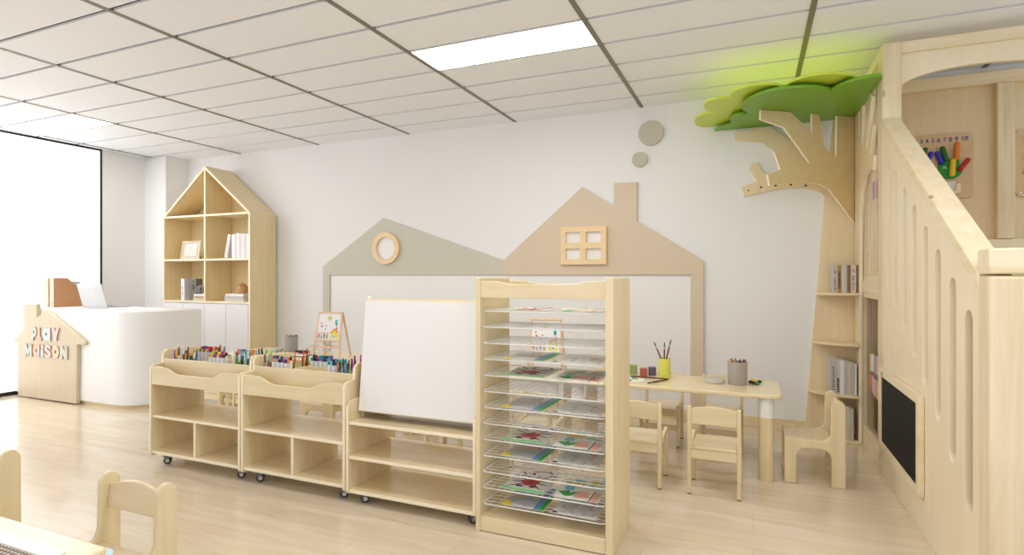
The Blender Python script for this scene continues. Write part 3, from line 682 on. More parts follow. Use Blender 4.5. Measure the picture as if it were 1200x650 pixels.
# ------------------------------------------------------------------ chairs with solid side panels (seat faces +y in local space, back at y=0)
def panel_chair():
    r = empty('side_panel_chair', (0, 0, 0)); W = 0.165; LB = dict(local=True); D = 0.323
    def s(d, z): return (D - d, z)          # d measured from the seat front
    prof = [(0, 0), (0, 0.27), (0.012, 0.277), (0.19, 0.266)] + [(0.215, 0.27), (0.235, 0.287), (0.246, 0.315), (0.248, 0.47)] + [(0.252, 0.49), (0.266, 0.507), (0.285, 0.514), (0.304, 0.507), (0.318, 0.49), (0.323, 0.468), (0.323, 0),
            (0.25, 0), (0.25, 0.165), (0.243, 0.192), (0.222, 0.212), (0.195, 0.218), (0.12, 0.218), (0.092, 0.212), (0.072, 0.192), (0.066, 0.165), (0.066, 0)]
    for a in (-W, W - 0.02):
        m = MB(); m.prism([s(*p) for p in prof], a, a + 0.02, 'yz'); m.build('side_panel', Wz, r, bevel=0.005, segs=3, **LB)
    w = W - 0.02
    m = MB(); m.box(-w, w, 0.06, D - 0.004, 0.245, 0.262); m.build('seat', Wx, r, bevel=0.004, **LB)
    top = [(-w + 2 * w * i / 12, 0.468 + 0.028 * math.sin(PI * i / 12)) for i in range(13)]
    R = Matrix.Translation((0, 0.04, 0.42)) @ Matrix.Rotation(0.10, 4, 'X') @ Matrix.Translation((0, -0.04, -0.42))
    m = MB(); m.prism([(-w, 0.385)] + top + [(w, 0.385)], 0.03, 0.048, 'xz', R); m.build('backrest', Wx, r, bevel=0.005, segs=3, **LB)
    MB().box(-w, w, 0.07, 0.085, 0.19, 0.245).build('apron', Wx, r, **LB)
    MB().box(-w, w, D - 0.06, D - 0.045, 0.20, 0.245).build('apron', Wx, r, **LB)
    return r
p0 = panel_chair(); p0['category'] = 'chair'; p0.location = (0.497, 3.942, 0); p0.rotation_euler = (0, 0, PI / 2)
tag(p0, 'solid-sided birch chair at the table end, standing before the tree shelves', None, 'solid-sided birch chairs')
dup(p0, (-2.058, 1.388, 0), PI, 'solid-sided birch chair in the bottom left foreground with its whole arched back in view', 'solid-sided birch chairs')
dup(p0, (-3.02, 1.388, 0), PI, 'solid-sided birch chair cut off by the left edge of the photo', 'solid-sided birch chairs')
dup(p0, (-2.895, 3.525, 0), PI / 2, 'solid-sided birch chair whose arched side shows through the second tray cabinet', 'solid-sided birch chairs')

# ------------------------------------------------------------------ things on the right table
def pot(x, y, label):
    t = empty('pencil_pot', (x, y, TZ), 0, label, 'pencil pot', 'grey felt pencil pots')
    m = MB(); m.lathe([(0.058, 0), (0.06, 0.003), (0.061, 0.148), (0.061, 0.15), (0.055, 0.15), (0.054, 0.012)], n=36); m.build('body', GREYF, t, local=True)
    return t
def lid(x, y, label):
    m = MB(); m.lathe([(0.06, 0), (0.064, 0.004), (0.064, 0.022), (0.06, 0.028)], c=(x, y, TZ + 0.0005), n=36)
    return tag(m.build('pot_lid', GREYL), label, 'lid', 'grey pot lids')
def stick(p0, p1, r, c, tipc, name, label, cat, group, tip=0.16):
    """a marker or pencil, body + coloured cap end in one mesh"""
    p0, p1 = Vector(p0), Vector(p1); q = p1.lerp(p0, tip)
    m = MB(); m.tube(p0, q, r, n=8); m.mi = 1; m.tube(q, p1, r * 1.08, r * 0.8, n=8)
    return tag(m.build(name, [c, tipc]), label, cat, group)
pot(-0.094, 3.99, 'grey felt pencil pot on the table nearest the tree')
lid(-0.235, 4.0, 'grey round lid lying beside the pencil pot on the table nearest the tree')
for i, c in enumerate(('red', 'black', 'rose', 'teal', 'black', 'yellow', 'pink', 'orange', 'black', 'darkgreen')):
    a = 2 * PI * i / 10; x, y = -0.094 + 0.036 * math.cos(a), 3.99 + 0.036 * math.sin(a)
    stick((x, y, TZ + 0.013), (x + 0.012 * math.cos(a), y + 0.012 * math.sin(a), TZ + 0.163), 0.006, PAL['brown'], PAL[c], 'pencil', 'coloured pencil standing in the grey pot on the table nearest the tree', 'pencil', 'pencils in the right grey pot')
stick((-0.022, 4.07, TZ + 0.010), (0.035, 4.0, TZ + 0.010), 0.0095, PAL['black'], PAL['teal'], 'marker', 'black marker with a teal end lying beside the grey pot on the table', 'marker', 'markers beside the grey pot', 0.3)
stick((-0.012, 4.13, TZ + 0.010), (0.05, 4.09, TZ + 0.010), 0.0095, PAL['hyellow'], PAL['black'], 'marker', 'yellow marker lying beside the grey pot on the table', 'marker', 'markers beside the grey pot', 0.25)
t = empty('brush_cup', (-0.568, 4.04, TZ), 0, 'yellow cup holding paint brushes on the table', 'cup')
m = MB(); m.lathe([(0.041, 0), (0.042, 0.003), (0.042, 0.138), (0.039, 0.138), (0.038, 0.01)], n=30); m.build('body', mat('yellow_plastic', (226, 222, 106), 0.4), t, local=True)
def brush(p0, p1, label, group):
    p0, p1 = Vector(p0), Vector(p1); t = empty('paint_brush', p0, 0, label, 'paint brush', group); d = p1 - p0
    m = MB(); m.tube((0, 0, 0), d * 0.78, 0.0042, 0.0055, n=8); m.build('handle', PAL['brown'], t, local=True)
    m = MB(); m.tube(d * 0.78, d * 0.88, 0.0055, n=8); m.build('ferrule', CHROME, t, local=True)
    m = MB(); m.tube(d * 0.88, d, 0.0055, 0.002, n=8); m.build('bristles', PAL['black'], t, local=True)
zb = TZ + 0.016
brush((-0.542, 4.040, zb), (-0.642, 4.048, TZ + 0.25), 'paint brush leaning to the left in the yellow cup', 'brushes in the yellow cup')
brush((-0.569, 4.028, zb), (-0.567, 4.032, TZ + 0.25), 'paint brush standing upright in the middle of the yellow cup', 'brushes in the yellow cup')
brush((-0.583, 4.050, zb), (-0.525, 4.055, TZ + 0.27), 'paint brush leaning to the right in the yellow cup', 'brushes in the yellow cup')
brush((-0.53, 3.965, TZ + 0.006), (-0.64, 3.77, TZ + 0.006), 'paint brush lying on the table pointing toward the viewer', 'brushes lying on the table')
brush((-0.54, 3.975, TZ + 0.006), (-0.86, 3.995, TZ + 0.006), 'paint brush lying on the table in front of the paint blocks', 'brushes lying on the table')
for (x, y, c, w, h, lb) in ((-0.80, 4.11, (146, 166, 96), 0.058, 0.066, 'green'), (-0.715, 4.06, (176, 92, 78), 0.052, 0.056, 'brick red'), (-0.665, 4.12, (98, 92, 120), 0.052, 0.058, 'dusky purple')):
    t = empty('paint_jar', (x, y, TZ), 0.2, lb + ' paint jar standing on the table left of the yellow cup', 'paint jar', 'paint jars on the table')
    pm_ = flat('jar_paint', c); m = MB(); m.prism(rrect(-w / 2, w / 2, -w / 2, w / 2, 0.008, 3), 0, h - 0.012, 'xy'); m.build('body', pm_, t, local=True)
    m = MB(); m.prism(rrect(-w / 2 - 0.001, w / 2 + 0.001, -w / 2 - 0.001, w / 2 + 0.001, 0.009, 3), h - 0.0115, h, 'xy'); m.build('lid', pm_, t, local=True, bevel=0.002)
t = empty('palette', (-0.80, 3.86, TZ + 0.0005), 0, 'white oval paint palette with colour blobs on the table', 'palette')
m = MB(); m.prism([(0.13 * math.cos(2 * PI * i / 28), 0.085 * math.sin(2 * PI * i / 28)) for i in range(28)], 0, 0.006, 'xy'); m.build('board', WHITE, t, local=True, bevel=0.002)
for (x, y, c) in ((0.03, -0.045, 'hred'), (0.065, 0.0, 'lime'), (0.05, 0.035, 'teal'), (-0.03, 0.055, 'magenta'), (-0.075, 0.02, 'dblue'), (-0.05, -0.04, 'horange')):
    m = MB(); m.lathe([(0.02, 0), (0.018, 0.004), (0.008, 0.007)], c=(x, y, 0.006), n=12); o = m.build('paint_blob', PAL[c], t, local=True)

# ------------------------------------------------------------------ tabletop easels
def easel(x, y, label, scale=1.0):
    t = empty('easel', (x, y, TZ), 0.18, label, 'easel', 'small tabletop easels')
    W = 0.115
    def leg(p, q): 
        m = MB(); d = Vector(q) - Vector(p); L = d.length
        R = Matrix.Translation(p) @ Vector((0, 0, 1)).rotation_difference(d.normalized()).to_matrix().to_4x4()
        m.box(-0.008, 0.008, -0.007, 0.007, 0, L, R); m.build('leg', EAS, t, local=True, bevel=0.002)
    for s in (-1, 1):
        leg((s * (W + 0.012), -0.085, 0.001), (s * (W - 0.012), 0.0, 0.40)); leg((s * (W + 0.012) , 0.11, 0.001), (s * (W - 0.012), 0.016, 0.395))
    A = Matrix.Translation((0, -0.055, 0.155)) @ Matrix.Rotation(-0.21, 4, 'X')
    MB().box(-W, W, -0.010, 0.010, 0.232, 0.248, A).build('top_rail', EAS, t, local=True, bevel=0.002)
    MB().box(-W, W, -0.010, 0.010, -0.012, 0.006, A).build('bottom_rail', EAS, t, local=True, bevel=0.002)
    MB().box(-W - 0.01, W + 0.01, -0.12, -0.075, 0.098, 0.104).box(-W - 0.01, W + 0.01, -0.122, -0.116, 0.098, 0.116).build('tray', EAS, t, local=True)
    o = MB().box(-W + 0.012, W - 0.012, -0.004, 0.003, 0.006, 0.232, A).build('board', WHITE, t, local=True)
    MB().box(-W + 0.012, W - 0.012, 0.03, 0.036, 0.02, 0.22, A).build('rear_board', EAS, t, local=True)
    m = MB(); mats = []
    def P(pts, c):
        if PAL[c] not in mats: mats.append(PAL[c])
        m.mi = mats.index(PAL[c]); P.z += 0.00015; m.prism(pts, -0.0045, -0.0046 - P.z, 'xz', A)
    P.z = 0.0
    P([(0.025, 0.015), (0.09, 0.015), (0.09, 0.066), (0.025, 0.066)], 'yellow'); P([(0.016, 0.064), (0.098, 0.064), (0.06, 0.106)], 'horange'); P([(0.03, 0.062), (0.085, 0.062), (0.059, 0.094)], 'yellow')
    P([(0.045, 0.018), (0.07, 0.018), (0.07, 0.05), (0.045, 0.05)], 'white'); P([(0.05, 0.022), (0.064, 0.022), (0.064, 0.044), (0.05, 0.044)], 'sky'); P([(0.074, 0.09), (0.084, 0.09), (0.084, 0.112), (0.074, 0.112)], 'hred')
    P(circ(0.0, 0.19, 0.015, 14), 'hyellow')
    for k in range(10):
        a = 2 * PI * k / 10; P([(0.019 * math.cos(a), 0.19 + 0.019 * math.sin(a)), (0.030 * math.cos(a + .08), 0.19 + 0.030 * math.sin(a + .08)), (0.030 * math.cos(a - .08), 0.19 + 0.030 * math.sin(a - .08))], 'ochre')
    P(blob(0.066, 0.165, 0.014, 0.016, 8, 0.2), 'sky'); P(blob(0.068, 0.142, 0.01, 0.012, 8, 0.2), 'teal'); P(blob(0.072, 0.124, 0.005, 0.006), 'sky')
    for (px, pz, c) in ((-0.075, 0.145, 'orange'), (-0.06, 0.115, 'hyellow'), (-0.025, 0.125, 'rose'), (-0.03, 0.095, 'sky'), (-0.07, 0.12, 'hred')): P(circ(px, pz, 0.006, 8), c)
    for (px, c) in ((-0.088, 'rose'), (-0.062, 'peach'), (-0.036, 'blue'), (-0.008, 'ochre')):
        P(circ(px, 0.062, 0.008, 10), 'peach'); P([(px - 0.008, 0.03), (px + 0.008, 0.03), (px + 0.003, 0.055), (px - 0.003, 0.055)], c)
        P([(px - 0.005, 0.014), (px - 0.002, 0.014), (px - 0.002, 0.03), (px - 0.005, 0.03)], 'grey'); P([(px + 0.002, 0.014), (px + 0.005, 0.014), (px + 0.005, 0.03), (px + 0.002, 0.03)], 'grey')
    m.build('drawing', mats, o, local=True)
    return t
random.seed(4)
easel(-3.40, 3.93, 'small wooden easel with a child drawing, on the table behind the tray cabinets')
easel(-1.40, 3.93, 'small wooden easel with a child drawing, seen through the wire drying rack')
for i, (x, y, c) in enumerate(((-3.46, 3.822, 'teal'), (-3.34, 3.845, 'black'), (-1.34, 3.845, 'black'))):
    wh = 'behind the tray cabinets' if i < 2 else 'behind the drying rack'
    stick((x - 0.045, y - 0.006, TZ + 0.1105), (x + 0.045, y + 0.010, TZ + 0.1105), 0.006, PAL[c], PAL['orange'] if c == 'black' else PAL['white'], 'marker', '%s marker lying in the tray of the easel %s' % (c, wh), 'marker', 'markers in the easel trays', 0.25)
# left table set
pot(-3.955, 4.03, 'grey felt pencil pot on the table behind the tray cabinets')
lid(-4.14, 4.03, 'pale round lid beside the grey pot on the table behind the tray cabinets')
for i, c in enumerate(('red', 'black', 'rose', 'teal', 'black', 'yellow', 'pink', 'brown')):
    a = 2 * PI * i / 8; x, y = -3.955 + 0.036 * math.cos(a), 4.03 + 0.036 * math.sin(a)
    stick((x, y, TZ + 0.013), (x + 0.012 * math.cos(a), y + 0.012 * math.sin(a), TZ + 0.163), 0.006, PAL['brown'], PAL[c], 'pencil', 'coloured pencil standing in the grey pot behind the tray cabinets', 'pencil', 'pencils in the left grey pot')
t = empty('drawing_pad', (-3.79, 3.9, TZ + 0.0005), 0.35, 'drawing pad with bright colours lying on the table behind the tray cabinets', 'drawing pad')
MB().box(-0.15, 0.15, -0.105, 0.105, 0, 0.005).build('backing_board', PAL['black'], t, local=True)
o = MB().box(-0.15, 0.15, -0.105, 0.105, 0.005, 0.009).build('sheet', PAPER, t, local=True)
m = MB(); mats = [PAL[c] for c in ('sky', 'yellow', 'rose', 'orange', 'white')]
for k, (cx, cy, rx, ry) in enumerate(((-0.1, 0.0, 0.045, 0.05), (-0.02, -0.03, 0.05, 0.035), (0.05, 0.02, 0.05, 0.03), (0.02, 0.07, 0.03, 0.02), (0.11, -0.02, 0.03, 0.05))):
    m.mi = k; m.prism(blob(cx, cy, rx, ry), 0.009, 0.0095, 'xy')
m.build('drawing', mats, o, local=True)
for (p, q, c, d) in (((-3.86, 3.985), (-3.77, 4.03), 'black', 'teal'), ((-3.82, 4.0), (-3.73, 4.02), 'navy', 'black'), ((-3.80, 3.965), (-3.70, 3.99), 'black', 'orange')):
    stick((p[0], p[1], TZ + 0.021), (q[0], q[1], TZ + 0.021), 0.0095, PAL[c], PAL[d], 'marker', 'marker lying on the drawing pad behind the tray cabinets', 'marker', 'markers on the drawing pad', 0.25)

# ------------------------------------------------------------------ markers and pencils in the cabinet trays
TF = 0.5505
def marker_set(x0, y0, nx, ny, where, group, caps, lift=0.0):
    for j in range(ny):
        for i in range(nx):
            x, y = x0 + i * 0.0175, y0 + j * 0.0185; h = 0.186 + random.uniform(-0.003, 0.003) + lift + 0.014 * j
            stick((x, y, TF), (x + random.uniform(-.001, .001), y, TF + h), 0.0082, (PEN, PEN2)[(i + j) % 2], PAL[random.choice(caps)], 'marker', 'white marker in the set ' + where, 'marker', group, 0.1)
def pencils(x0, x1, y0, y1, n, where, group, cols, top=0.197):
    for i in range(n):
        x, y = random.uniform(x0, x1), random.uniform(y0, y1)
        lo, hi = (-3.628, -2.868) if x < -2.84 else (-2.802, -2.082)
        if x < -3.34: hi = -3.35
        x = max(lo, min(hi, x)); xe = max(lo, min(hi, x + random.uniform(-0.03, 0.03)))
        stick((x, y, TF + 0.002), (xe, y + random.uniform(-0.01, 0.01), TF + top + random.uniform(-0.022, 0.022)), 0.0048, PAL[random.choice(cols)], PAL[random.choice(cols)], 'pencil', 'coloured pencil in the tray ' + where, 'pencil', group, 0.25)
BR = ['darkgreen', 'purple', 'hyellow', 'teal', 'navy', 'black', 'magenta', 'white', 'darkred']; CP = ['black', 'orange', 'teal', 'teal', 'sky', 'purple', 'navy']; CP1 = ['red', 'orange', 'lime', 'yellow', 'black', 'purple']
pencils(-3.56, -3.40, 2.595, 2.66, 22, 'at the left end of the tray cabinet nearest the desk', 'pencils at the left end of the first cabinet', BR)
marker_set(-3.55, 2.765, 9, 2, 'at the back left of the tray cabinet nearest the desk', 'markers at the back left of the first cabinet', CP1)
pencils(-3.53, -3.38, 2.815, 2.838, 8, 'at the back of the tray cabinet nearest the desk', 'pencils at the back of the first cabinet', BR, 0.2)
marker_set(-3.235, 2.60, 8, 2, 'front middle of the tray cabinet nearest the desk', 'markers at the front of the first cabinet', CP1)
pencils(-3.085, -2.96, 2.60, 2.67, 12, 'at the right end of the tray cabinet nearest the desk', 'pencils at the right end of the first cabinet', ['leaf', 'black', 'white', 'brown', 'lime', 'black', 'sky'], 0.2)
marker_set(-3.2, 2.77, 9, 2, 'at the back right of the tray cabinet nearest the desk', 'markers at the back right of the first cabinet', ['purple', 'orange', 'sky', 'leaf'], -0.004)
pencils(-3.02, -2.9, 2.755, 2.84, 9, 'at the back right of the tray cabinet nearest the desk', 'pencils at the back right of the first cabinet', ['leaf', 'lime', 'black', 'sky', 'navy'], 0.192)
pencils(-2.79, -2.705, 2.595, 2.66, 10, 'at the left end of the tray cabinet beside the whiteboard', 'pencils at the left end of the second cabinet', ['darkred', 'brown', 'black', 'pink', 'palegreen', 'grey'], 0.192)
marker_set(-2.695, 2.60, 8, 2, 'at the front left of the tray cabinet beside the whiteboard', 'markers at the front left of the second cabinet', CP)
pencils(-2.72, -2.58, 2.70, 2.84, 10, 'at the back left of the tray cabinet beside the whiteboard', 'pencils at the back left of the second cabinet', ['leaf', 'lime', 'brown', 'black', 'hred', 'horange'], 0.2)
marker_set(-2.53, 2.75, 9, 2, 'at the back middle of the tray cabinet beside the whiteboard', 'markers at the back of the second cabinet', CP, -0.004)
marker_set(-2.30, 2.64, 7, 2, 'at the front right of the tray cabinet beside the whiteboard', 'markers at the front right of the second cabinet', CP)
pencils(-2.20, -2.125, 2.595, 2.65, 13, 'at the right end of the tray cabinet beside the whiteboard', 'pencils at the right end of the second cabinet', ['purple', 'leaf', 'black', 'brown', 'hyellow', 'sky', 'navy', 'horange'], 0.197)
pencils(-2.105, -2.083, 2.595, 2.67, 5, 'against the right end of the tray cabinet beside the whiteboard', 'pencils against the right end of the second cabinet', ['purple', 'black', 'navy', 'magenta'], 0.225)

# ------------------------------------------------------------------ woven tray on the foreground table
t = empty('woven_tray', (-2.35, 0.7, TZ + 0.0005), 0, 'white framed woven mat lying on the table in the bottom left corner', 'tray')
link('frame', plate_mesh(rrect(-3.1, -1.60, 0.40, 0.876, 0.008), [rrect(-3.06, -1.645, 0.44, 0.836, 0.004)], TZ + 0.0005, TZ + 0.012, 'xy', 0.002), WHITE, t)
WV = bpy.data.materials.new('dark_weave'); WV.use_nodes = True
nt = WV.node_tree; n = nt.nodes; l = nt.links; b = n['Principled BSDF']; b.inputs['Roughness'].default_value = 0.7
tc = n.new('ShaderNodeTexCoord'); mp = n.new('ShaderNodeMapping'); mp.inputs['Scale'].default_value = (60, 60, 60); mp.inputs['Rotation'].default_value = (0, 0, 0)
ck = n.new('ShaderNodeTexBrick'); ck.inputs['Scale'].default_value = 1.0; ck.inputs['Brick Width'].default_value = 0.9; ck.inputs['Row Height'].default_value = 0.7; ck.inputs['Mortar Size'].default_value = 0.2; ck.offset = 0.5
ck.inputs['Color1'].default_value = rgb(228, 222, 212); ck.inputs['Color2'].default_value = rgb(214, 206, 196); ck.inputs['Mortar'].default_value = rgb(128, 112, 98)
l.new(tc.outputs['Object'], mp.inputs[0]); l.new(mp.outputs[0], ck.inputs['Vector']); l.new(ck.outputs['Color'], b.inputs['Base Color'])
MB().box(-3.06, -1.645, 0.44, 0.836, TZ + 0.0005, TZ + 0.009).build('weave', WV, t)

# ------------------------------------------------------------------ corner tree with shelves
t = empty('tree_shelf', (0.6, 4.95, 0), 0, 'plywood tree with branches and corner shelves standing in the corner by the playhouse', 'tree shelf')
yA, yB_, yC = YB - 0.001, YB - 0.024, YB - 0.047
L1 = [(0.377, 0.0), (0.425, 0.656), (0.473, 1.263), (0.514, 1.858), (0.49, 1.892), (0.455, 1.915), (0.359, 1.944), (0.187, 1.944), (-0.067, 1.896), (-0.087, 1.975), (0.029, 2.017), (-0.003, 2.068), (-0.028, 2.125), (-0.009, 2.166), (0.036, 2.169), (0.068, 2.097), (0.131, 2.058), (0.268, 2.083), (0.359, 2.076), (0.298, 2.121), (0.156, 2.25), (0.068, 2.327), (-0.139, 2.367), (-0.139, 2.438), (0.125, 2.455), (0.286, 2.32), (0.389, 2.223), (0.479, 2.168), (0.546, 2.206), (0.573, 2.46), (0.73, 2.46), (0.73, 0.0)]
hl = [circ(x, z, 0.009, 10) for x, z in [(-0.035, 1.944), (0.061, 1.966), (0.169, 1.973), (0.28, 1.973), (0.386, 1.959)]]
def cut_edges(me, axis, m=EDGE):
    while len(me.materials) < 1: me.materials.append(None)
    me.materials.append(m); k = len(me.materials) - 1
    for p in me.polygons:
        if abs(p.normal[axis]) < 0.75: p.material_index = k
    return me
o = link('trunk_board', cut_edges(plate_mesh(L1, hl, yB_, yA, 'xz', 0.002), 1), TRb, t)
m = MB()
for x, z in [(-0.035, 1.944), (0.061, 1.966), (0.169, 1.973), (0.28, 1.973), (0.386, 1.959)]: m.tube((x, yA - 0.004, z), (x, yA - 0.002, z), 0.0095, n=10)
m.build('peg_hole', PAL['black'], o)
L2 = [(0.756, 1.906), (0.774, 1.987), (0.664, 2.03), (0.718, 2.156), (0.682, 2.179), (0.634, 2.123), (0.553, 2.066), (0.406, 2.086), (0.634, 2.343), (0.834, 2.389), (0.832, 2.4605), (0.575, 2.4605), (0.463, 2.379), (0.387, 2.3), (0.39, 2.4605), (0.326, 2.4605), (0.281, 2.228), (0.238, 2.181), (0.172, 2.136), (0.165, 2.4605), (0.005, 2.4605), (0.005, 1.647), (0.238, 1.902), (0.326, 1.934), (0.455, 1.949), (0.568, 1.951)]
hl2 = [circ(x, z, 0.006, 8) for x, z in [(0.719, 1.965), (0.627, 1.982), (0.527, 1.988), (0.418, 1.983)]]
me = cut_edges(plate_mesh(L2, hl2, -0.010, 0.010, 'xz', 0.002), 1)      # radiates from the corner at 45 degrees
me.transform(Matrix.Translation((0.716, 5.03, 0)) @ Matrix.Rotation(math.radians(-143.5), 4, 'Z'))
link('branch_board', me, TRa, t)
# half of the tree on the playhouse side
S1 = [(yC - 0.001, 0.0), (4.84, 0.0), (4.825, 1.0), (4.80, 1.70), (4.74, 1.84), (4.62, 1.94), (4.46, 1.965), (4.30, 1.93), (4.285, 2.02), (4.42, 2.06), (4.37, 2.12), (4.30, 2.22), (4.34, 2.25), (4.47, 2.13), (4.56, 2.10), (4.46, 2.25), (4.34, 2.42), (4.40, 2.46), (4.55, 2.30), (4.68, 2.16), (4.72, 2.2), (4.70, 2.46), (4.79, 2.46), (4.82, 2.22), (4.86, 2.46), (yC - 0.001, 2.46)]
link('side_board', cut_edges(plate_mesh(S1, [circ(y, 2.0, 0.007, 8) for y in (4.4, 4.5, 4.6, 4.7)], 0.718, 0.741, 'yz', 0.002), 0), TRb, t)
for z, r, nm in ((1.115, 0.27, 'a'), (0.738, 0.285, 'b'), (0.357, 0.315, 'c'), (0.02, 0.22, 'd')):
    pts = [(0.717, yB_ - 0.024), (0.717 - r, yB_ - 0.024)] + [(0.717 - r * math.cos(a), yB_ - 0.024 - min(r, 0.21) * math.sin(a)) for a in [math.radians(5 + 85 * k / 12) for k in range(13)]]
    m = MB(); m.prism(pts, z - 0.02, z, 'xy'); m.build('shelf', TRb, t, bevel=0.004)
# canopy
GRN = [(-0.30, 5.06), (-0.275, 5.01), (-0.242, 4.966), (-0.187, 4.904), (-0.135, 4.884), (-0.162, 4.82), (-0.157, 4.753), (-0.141, 4.657), (-0.098, 4.613), (-0.029, 4.618), (-0.066, 4.507), (-0.07, 4.391), (-0.041, 4.275), (0.03, 4.163), (0.117, 4.105), (0.193, 4.094), (0.294, 4.106), (0.37, 4.142), (0.428, 4.192), (0.474, 4.248), (0.517, 4.167), (0.575, 4.105), (0.643, 4.068), (0.70, 4.058), (0.733, 4.09), (0.735, 5.06)]
YEL = [(-0.40, 5.06), (-0.433, 4.99), (-0.444, 4.922), (-0.437, 4.803), (-0.394, 4.696), (-0.339, 4.643), (-0.279, 4.632), (-0.326, 4.551), (-0.337, 4.453), (-0.318, 4.349), (-0.274, 4.304), (-0.21, 4.294), (-0.151, 4.324), (-0.139, 4.217), (-0.098, 4.138), (-0.034, 4.091), (0.039, 4.086), (0.123, 4.121), (0.198, 4.199), (0.234, 4.106), (0.289, 4.053), (0.369, 4.03), (0.455, 4.042), (0.531, 4.091), (0.598, 4.168), (0.625, 4.245), (0.735, 4.35), (0.735, 5.06)]
def refine(p, keep):
    '''round the outline between the cusps (indices in keep stay sharp)'''
    n = len(p); q = []
    for i in range(n):
        a, b = Vector(p[i]), Vector(p[(i + 1) % n]); q.append(tuple(a))
        if i in keep and (i + 1) % n in keep: continue
        p0 = Vector(p[i - 1]) if i not in keep else a - (b - a) * 0.6; p3 = Vector(p[(i + 2) % n]) if (i + 1) % n not in keep else b + (b - a) * 0.6
        for t_ in (0.33, 0.67):
            q.append(tuple(0.5 * ((2 * a) + (b - p0) * t_ + (2 * p0 - 5 * a + 4 * b - p3) * t_ ** 2 + (3 * a - p0 - 3 * b + p3) * t_ ** 3)))
    return [(min(x, 0.735), min(y, 5.06)) for x, y in q]
GRN = refine(GRN, {0, 4, 9, 19, 24, 25}); YEL = refine(YEL, {0, 6, 12, 18, 25, 26, 27})
t = empty('tree_canopy', (0.3, 4.6, 2.46), 0, 'scalloped green and lime leaf canopy panels under the ceiling above the tree', 'tree canopy')
link('green_panel', plate_mesh(GRN, [], 2.4625, 2.482, 'xy', 0.002), DGREEN, t)
link('lime_panel', plate_mesh(YEL, [], 2.505, 2.523, 'xy', 0.002), LGREEN, t)
m = MB()
for x, y in ((0.0, 4.9), (0.5, 4.95), (0.6, 4.5), (0.1, 4.4)): m.tube((x, y, 2.482), (x, y, 2.505), 0.012, n=10)
m.build('spacer', WHITE, t)
# books on the tree shelves
G = 'grey and brown books on the top tree shelf'
x = 0.553; 
for i, (w, c, lb, sp) in enumerate(((0.030, BKG, 'pale grey book at the left end of the top tree shelf row', (BKD, .1, .8)), (0.026, BKO, 'ochre book, second from the left on the top tree shelf', (BKK, .15, .9)), (0.02, BKC, 'cream book between ochre and grey ones on the top tree shelf', None), (0.016, BKG, 'thin silvery book in the middle of the top tree shelf row', None), (0.024, BKB, 'brown book right of the thin silvery one on the top tree shelf', None), (0.034, BKC, 'pale cream book, second from the right on the top tree shelf', (BKD, .1, .85)), (0.012, BKB, 'thin dark brown book at the right end of the top tree shelf', None))):
    book(x + w / 2, 4.925, 1.116, w - 0.001, 0.205, 0.15, c, lb, G, spine=sp); x += w
G = 'pale books on the low tree shelf'
x = 0.535
for i, (w, c, lb, sp) in enumerate(((0.042, BKG, 'pale book with a column of marks at the left end of the third tree shelf', (BKD, .1, .85)), (0.020, BKC, 'book with bold black spine marks on the third tree shelf', (BKK, .05, .45)), (0.030, BKW, 'white book just right of the bold-marked one on the third tree shelf', None), (0.018, BKG, 'thin pale grey book in the middle of the third tree shelf', None), (0.024, BKC, 'cream book, third from the right on the third tree shelf', None), (0.026, BKG, 'pale grey book, second from the right on the third tree shelf', None), (0.012, BKW, 'thin white book at the right end of the third tree shelf', None))):
    book(x + w / 2, 4.93, 0.358, w - 0.001, 0.265 - 0.006 * i, 0.17, c, lb, G, spine=sp, spinewidth=0.8 if i == 1 else 0.35); x += w
G = 'pale books on the bottom tree shelf'
x = 0.60
for i, (w, c, lb) in enumerate(((0.03, BKG, 'pale grey book, left one, at the very bottom of the tree shelf'), (0.03, BKC, 'cream book in the middle at the very bottom of the tree shelf'), (0.026, BKG, 'pale grey book, right one, at the very bottom of the tree shelf'))):
    book(x + w / 2, 4.93, 0.021, w - 0.001, 0.26 - 0.012 * i, 0.17, c, lb, G); x += w

# ------------------------------------------------------------------ playhouse with stairs
t = empty('playhouse', (1.3, 3.8, 0), 0, 'large pine playhouse loft with a slotted stair side, handrail and arched opening', 'playhouse')
X0 = 0.744
def rz(y): return 1.23 + 0.588 * (y - 2.52)           # underside line of the handrail
slots = [slot(y, b_, t_, 0.085) for y, b_, t_ in ((2.636, 0.349, 1.112), (2.825, 0.478, 1.234), (3.024, 0.602, 1.358), (3.219, 0.721, 1.475), (3.42, 0.832, 1.599), (3.623, 0.943, 1.715), (3.832, 1.061, 1.843), (4.02, 1.16, 1.93))]
link('side_panel', plate_mesh([(2.5, 0.0), (4.2, 0.0), (4.2, rz(4.2) + 0.02), (2.5, rz(2.5) + 0.02)], slots, X0 + 0.004, X0 + 0.034, 'yz', 0.003), PL, t)
sl = math.atan(0.588)
m = MB(); m.prism([(2.50, rz(2.50) - 0.03), (4.16, rz(4.16) - 0.03), (4.16, rz(4.16) + 0.035), (2.50, rz(2.50) + 0.035)], X0 - 0.008, X0 + 0.090, 'yz'); m.build('handrail', Py, t, bevel=0.006, segs=3)
MB().box(X0 - 0.004, X0 + 0.101, 4.15, 4.25, 0, 2.69).build('newel_post', Pz, t, bevel=0.006, segs=3)
MB().box(X0 - 0.004, X0 + 0.17, 2.40, 2.515, 0, 1.242).build('front_post', Pz, t, bevel=0.012, segs=3)
MB().box(X0 - 0.006, X0 + 0.172, 2.397, 2.518, 1.247, 1.335).build('post_cap', Px, t, bevel=0.008, segs=3)
MB().box(X0 + 0.17, 1.75, 2.42, 2.50, 1.27, 1.335).build('front_rail', Px, t, bevel=0.006)
MB().box(X0 + 0.17, 1.75, 2.44, 2.47, 0.0, 1.27).build('front_panel', PL, t)
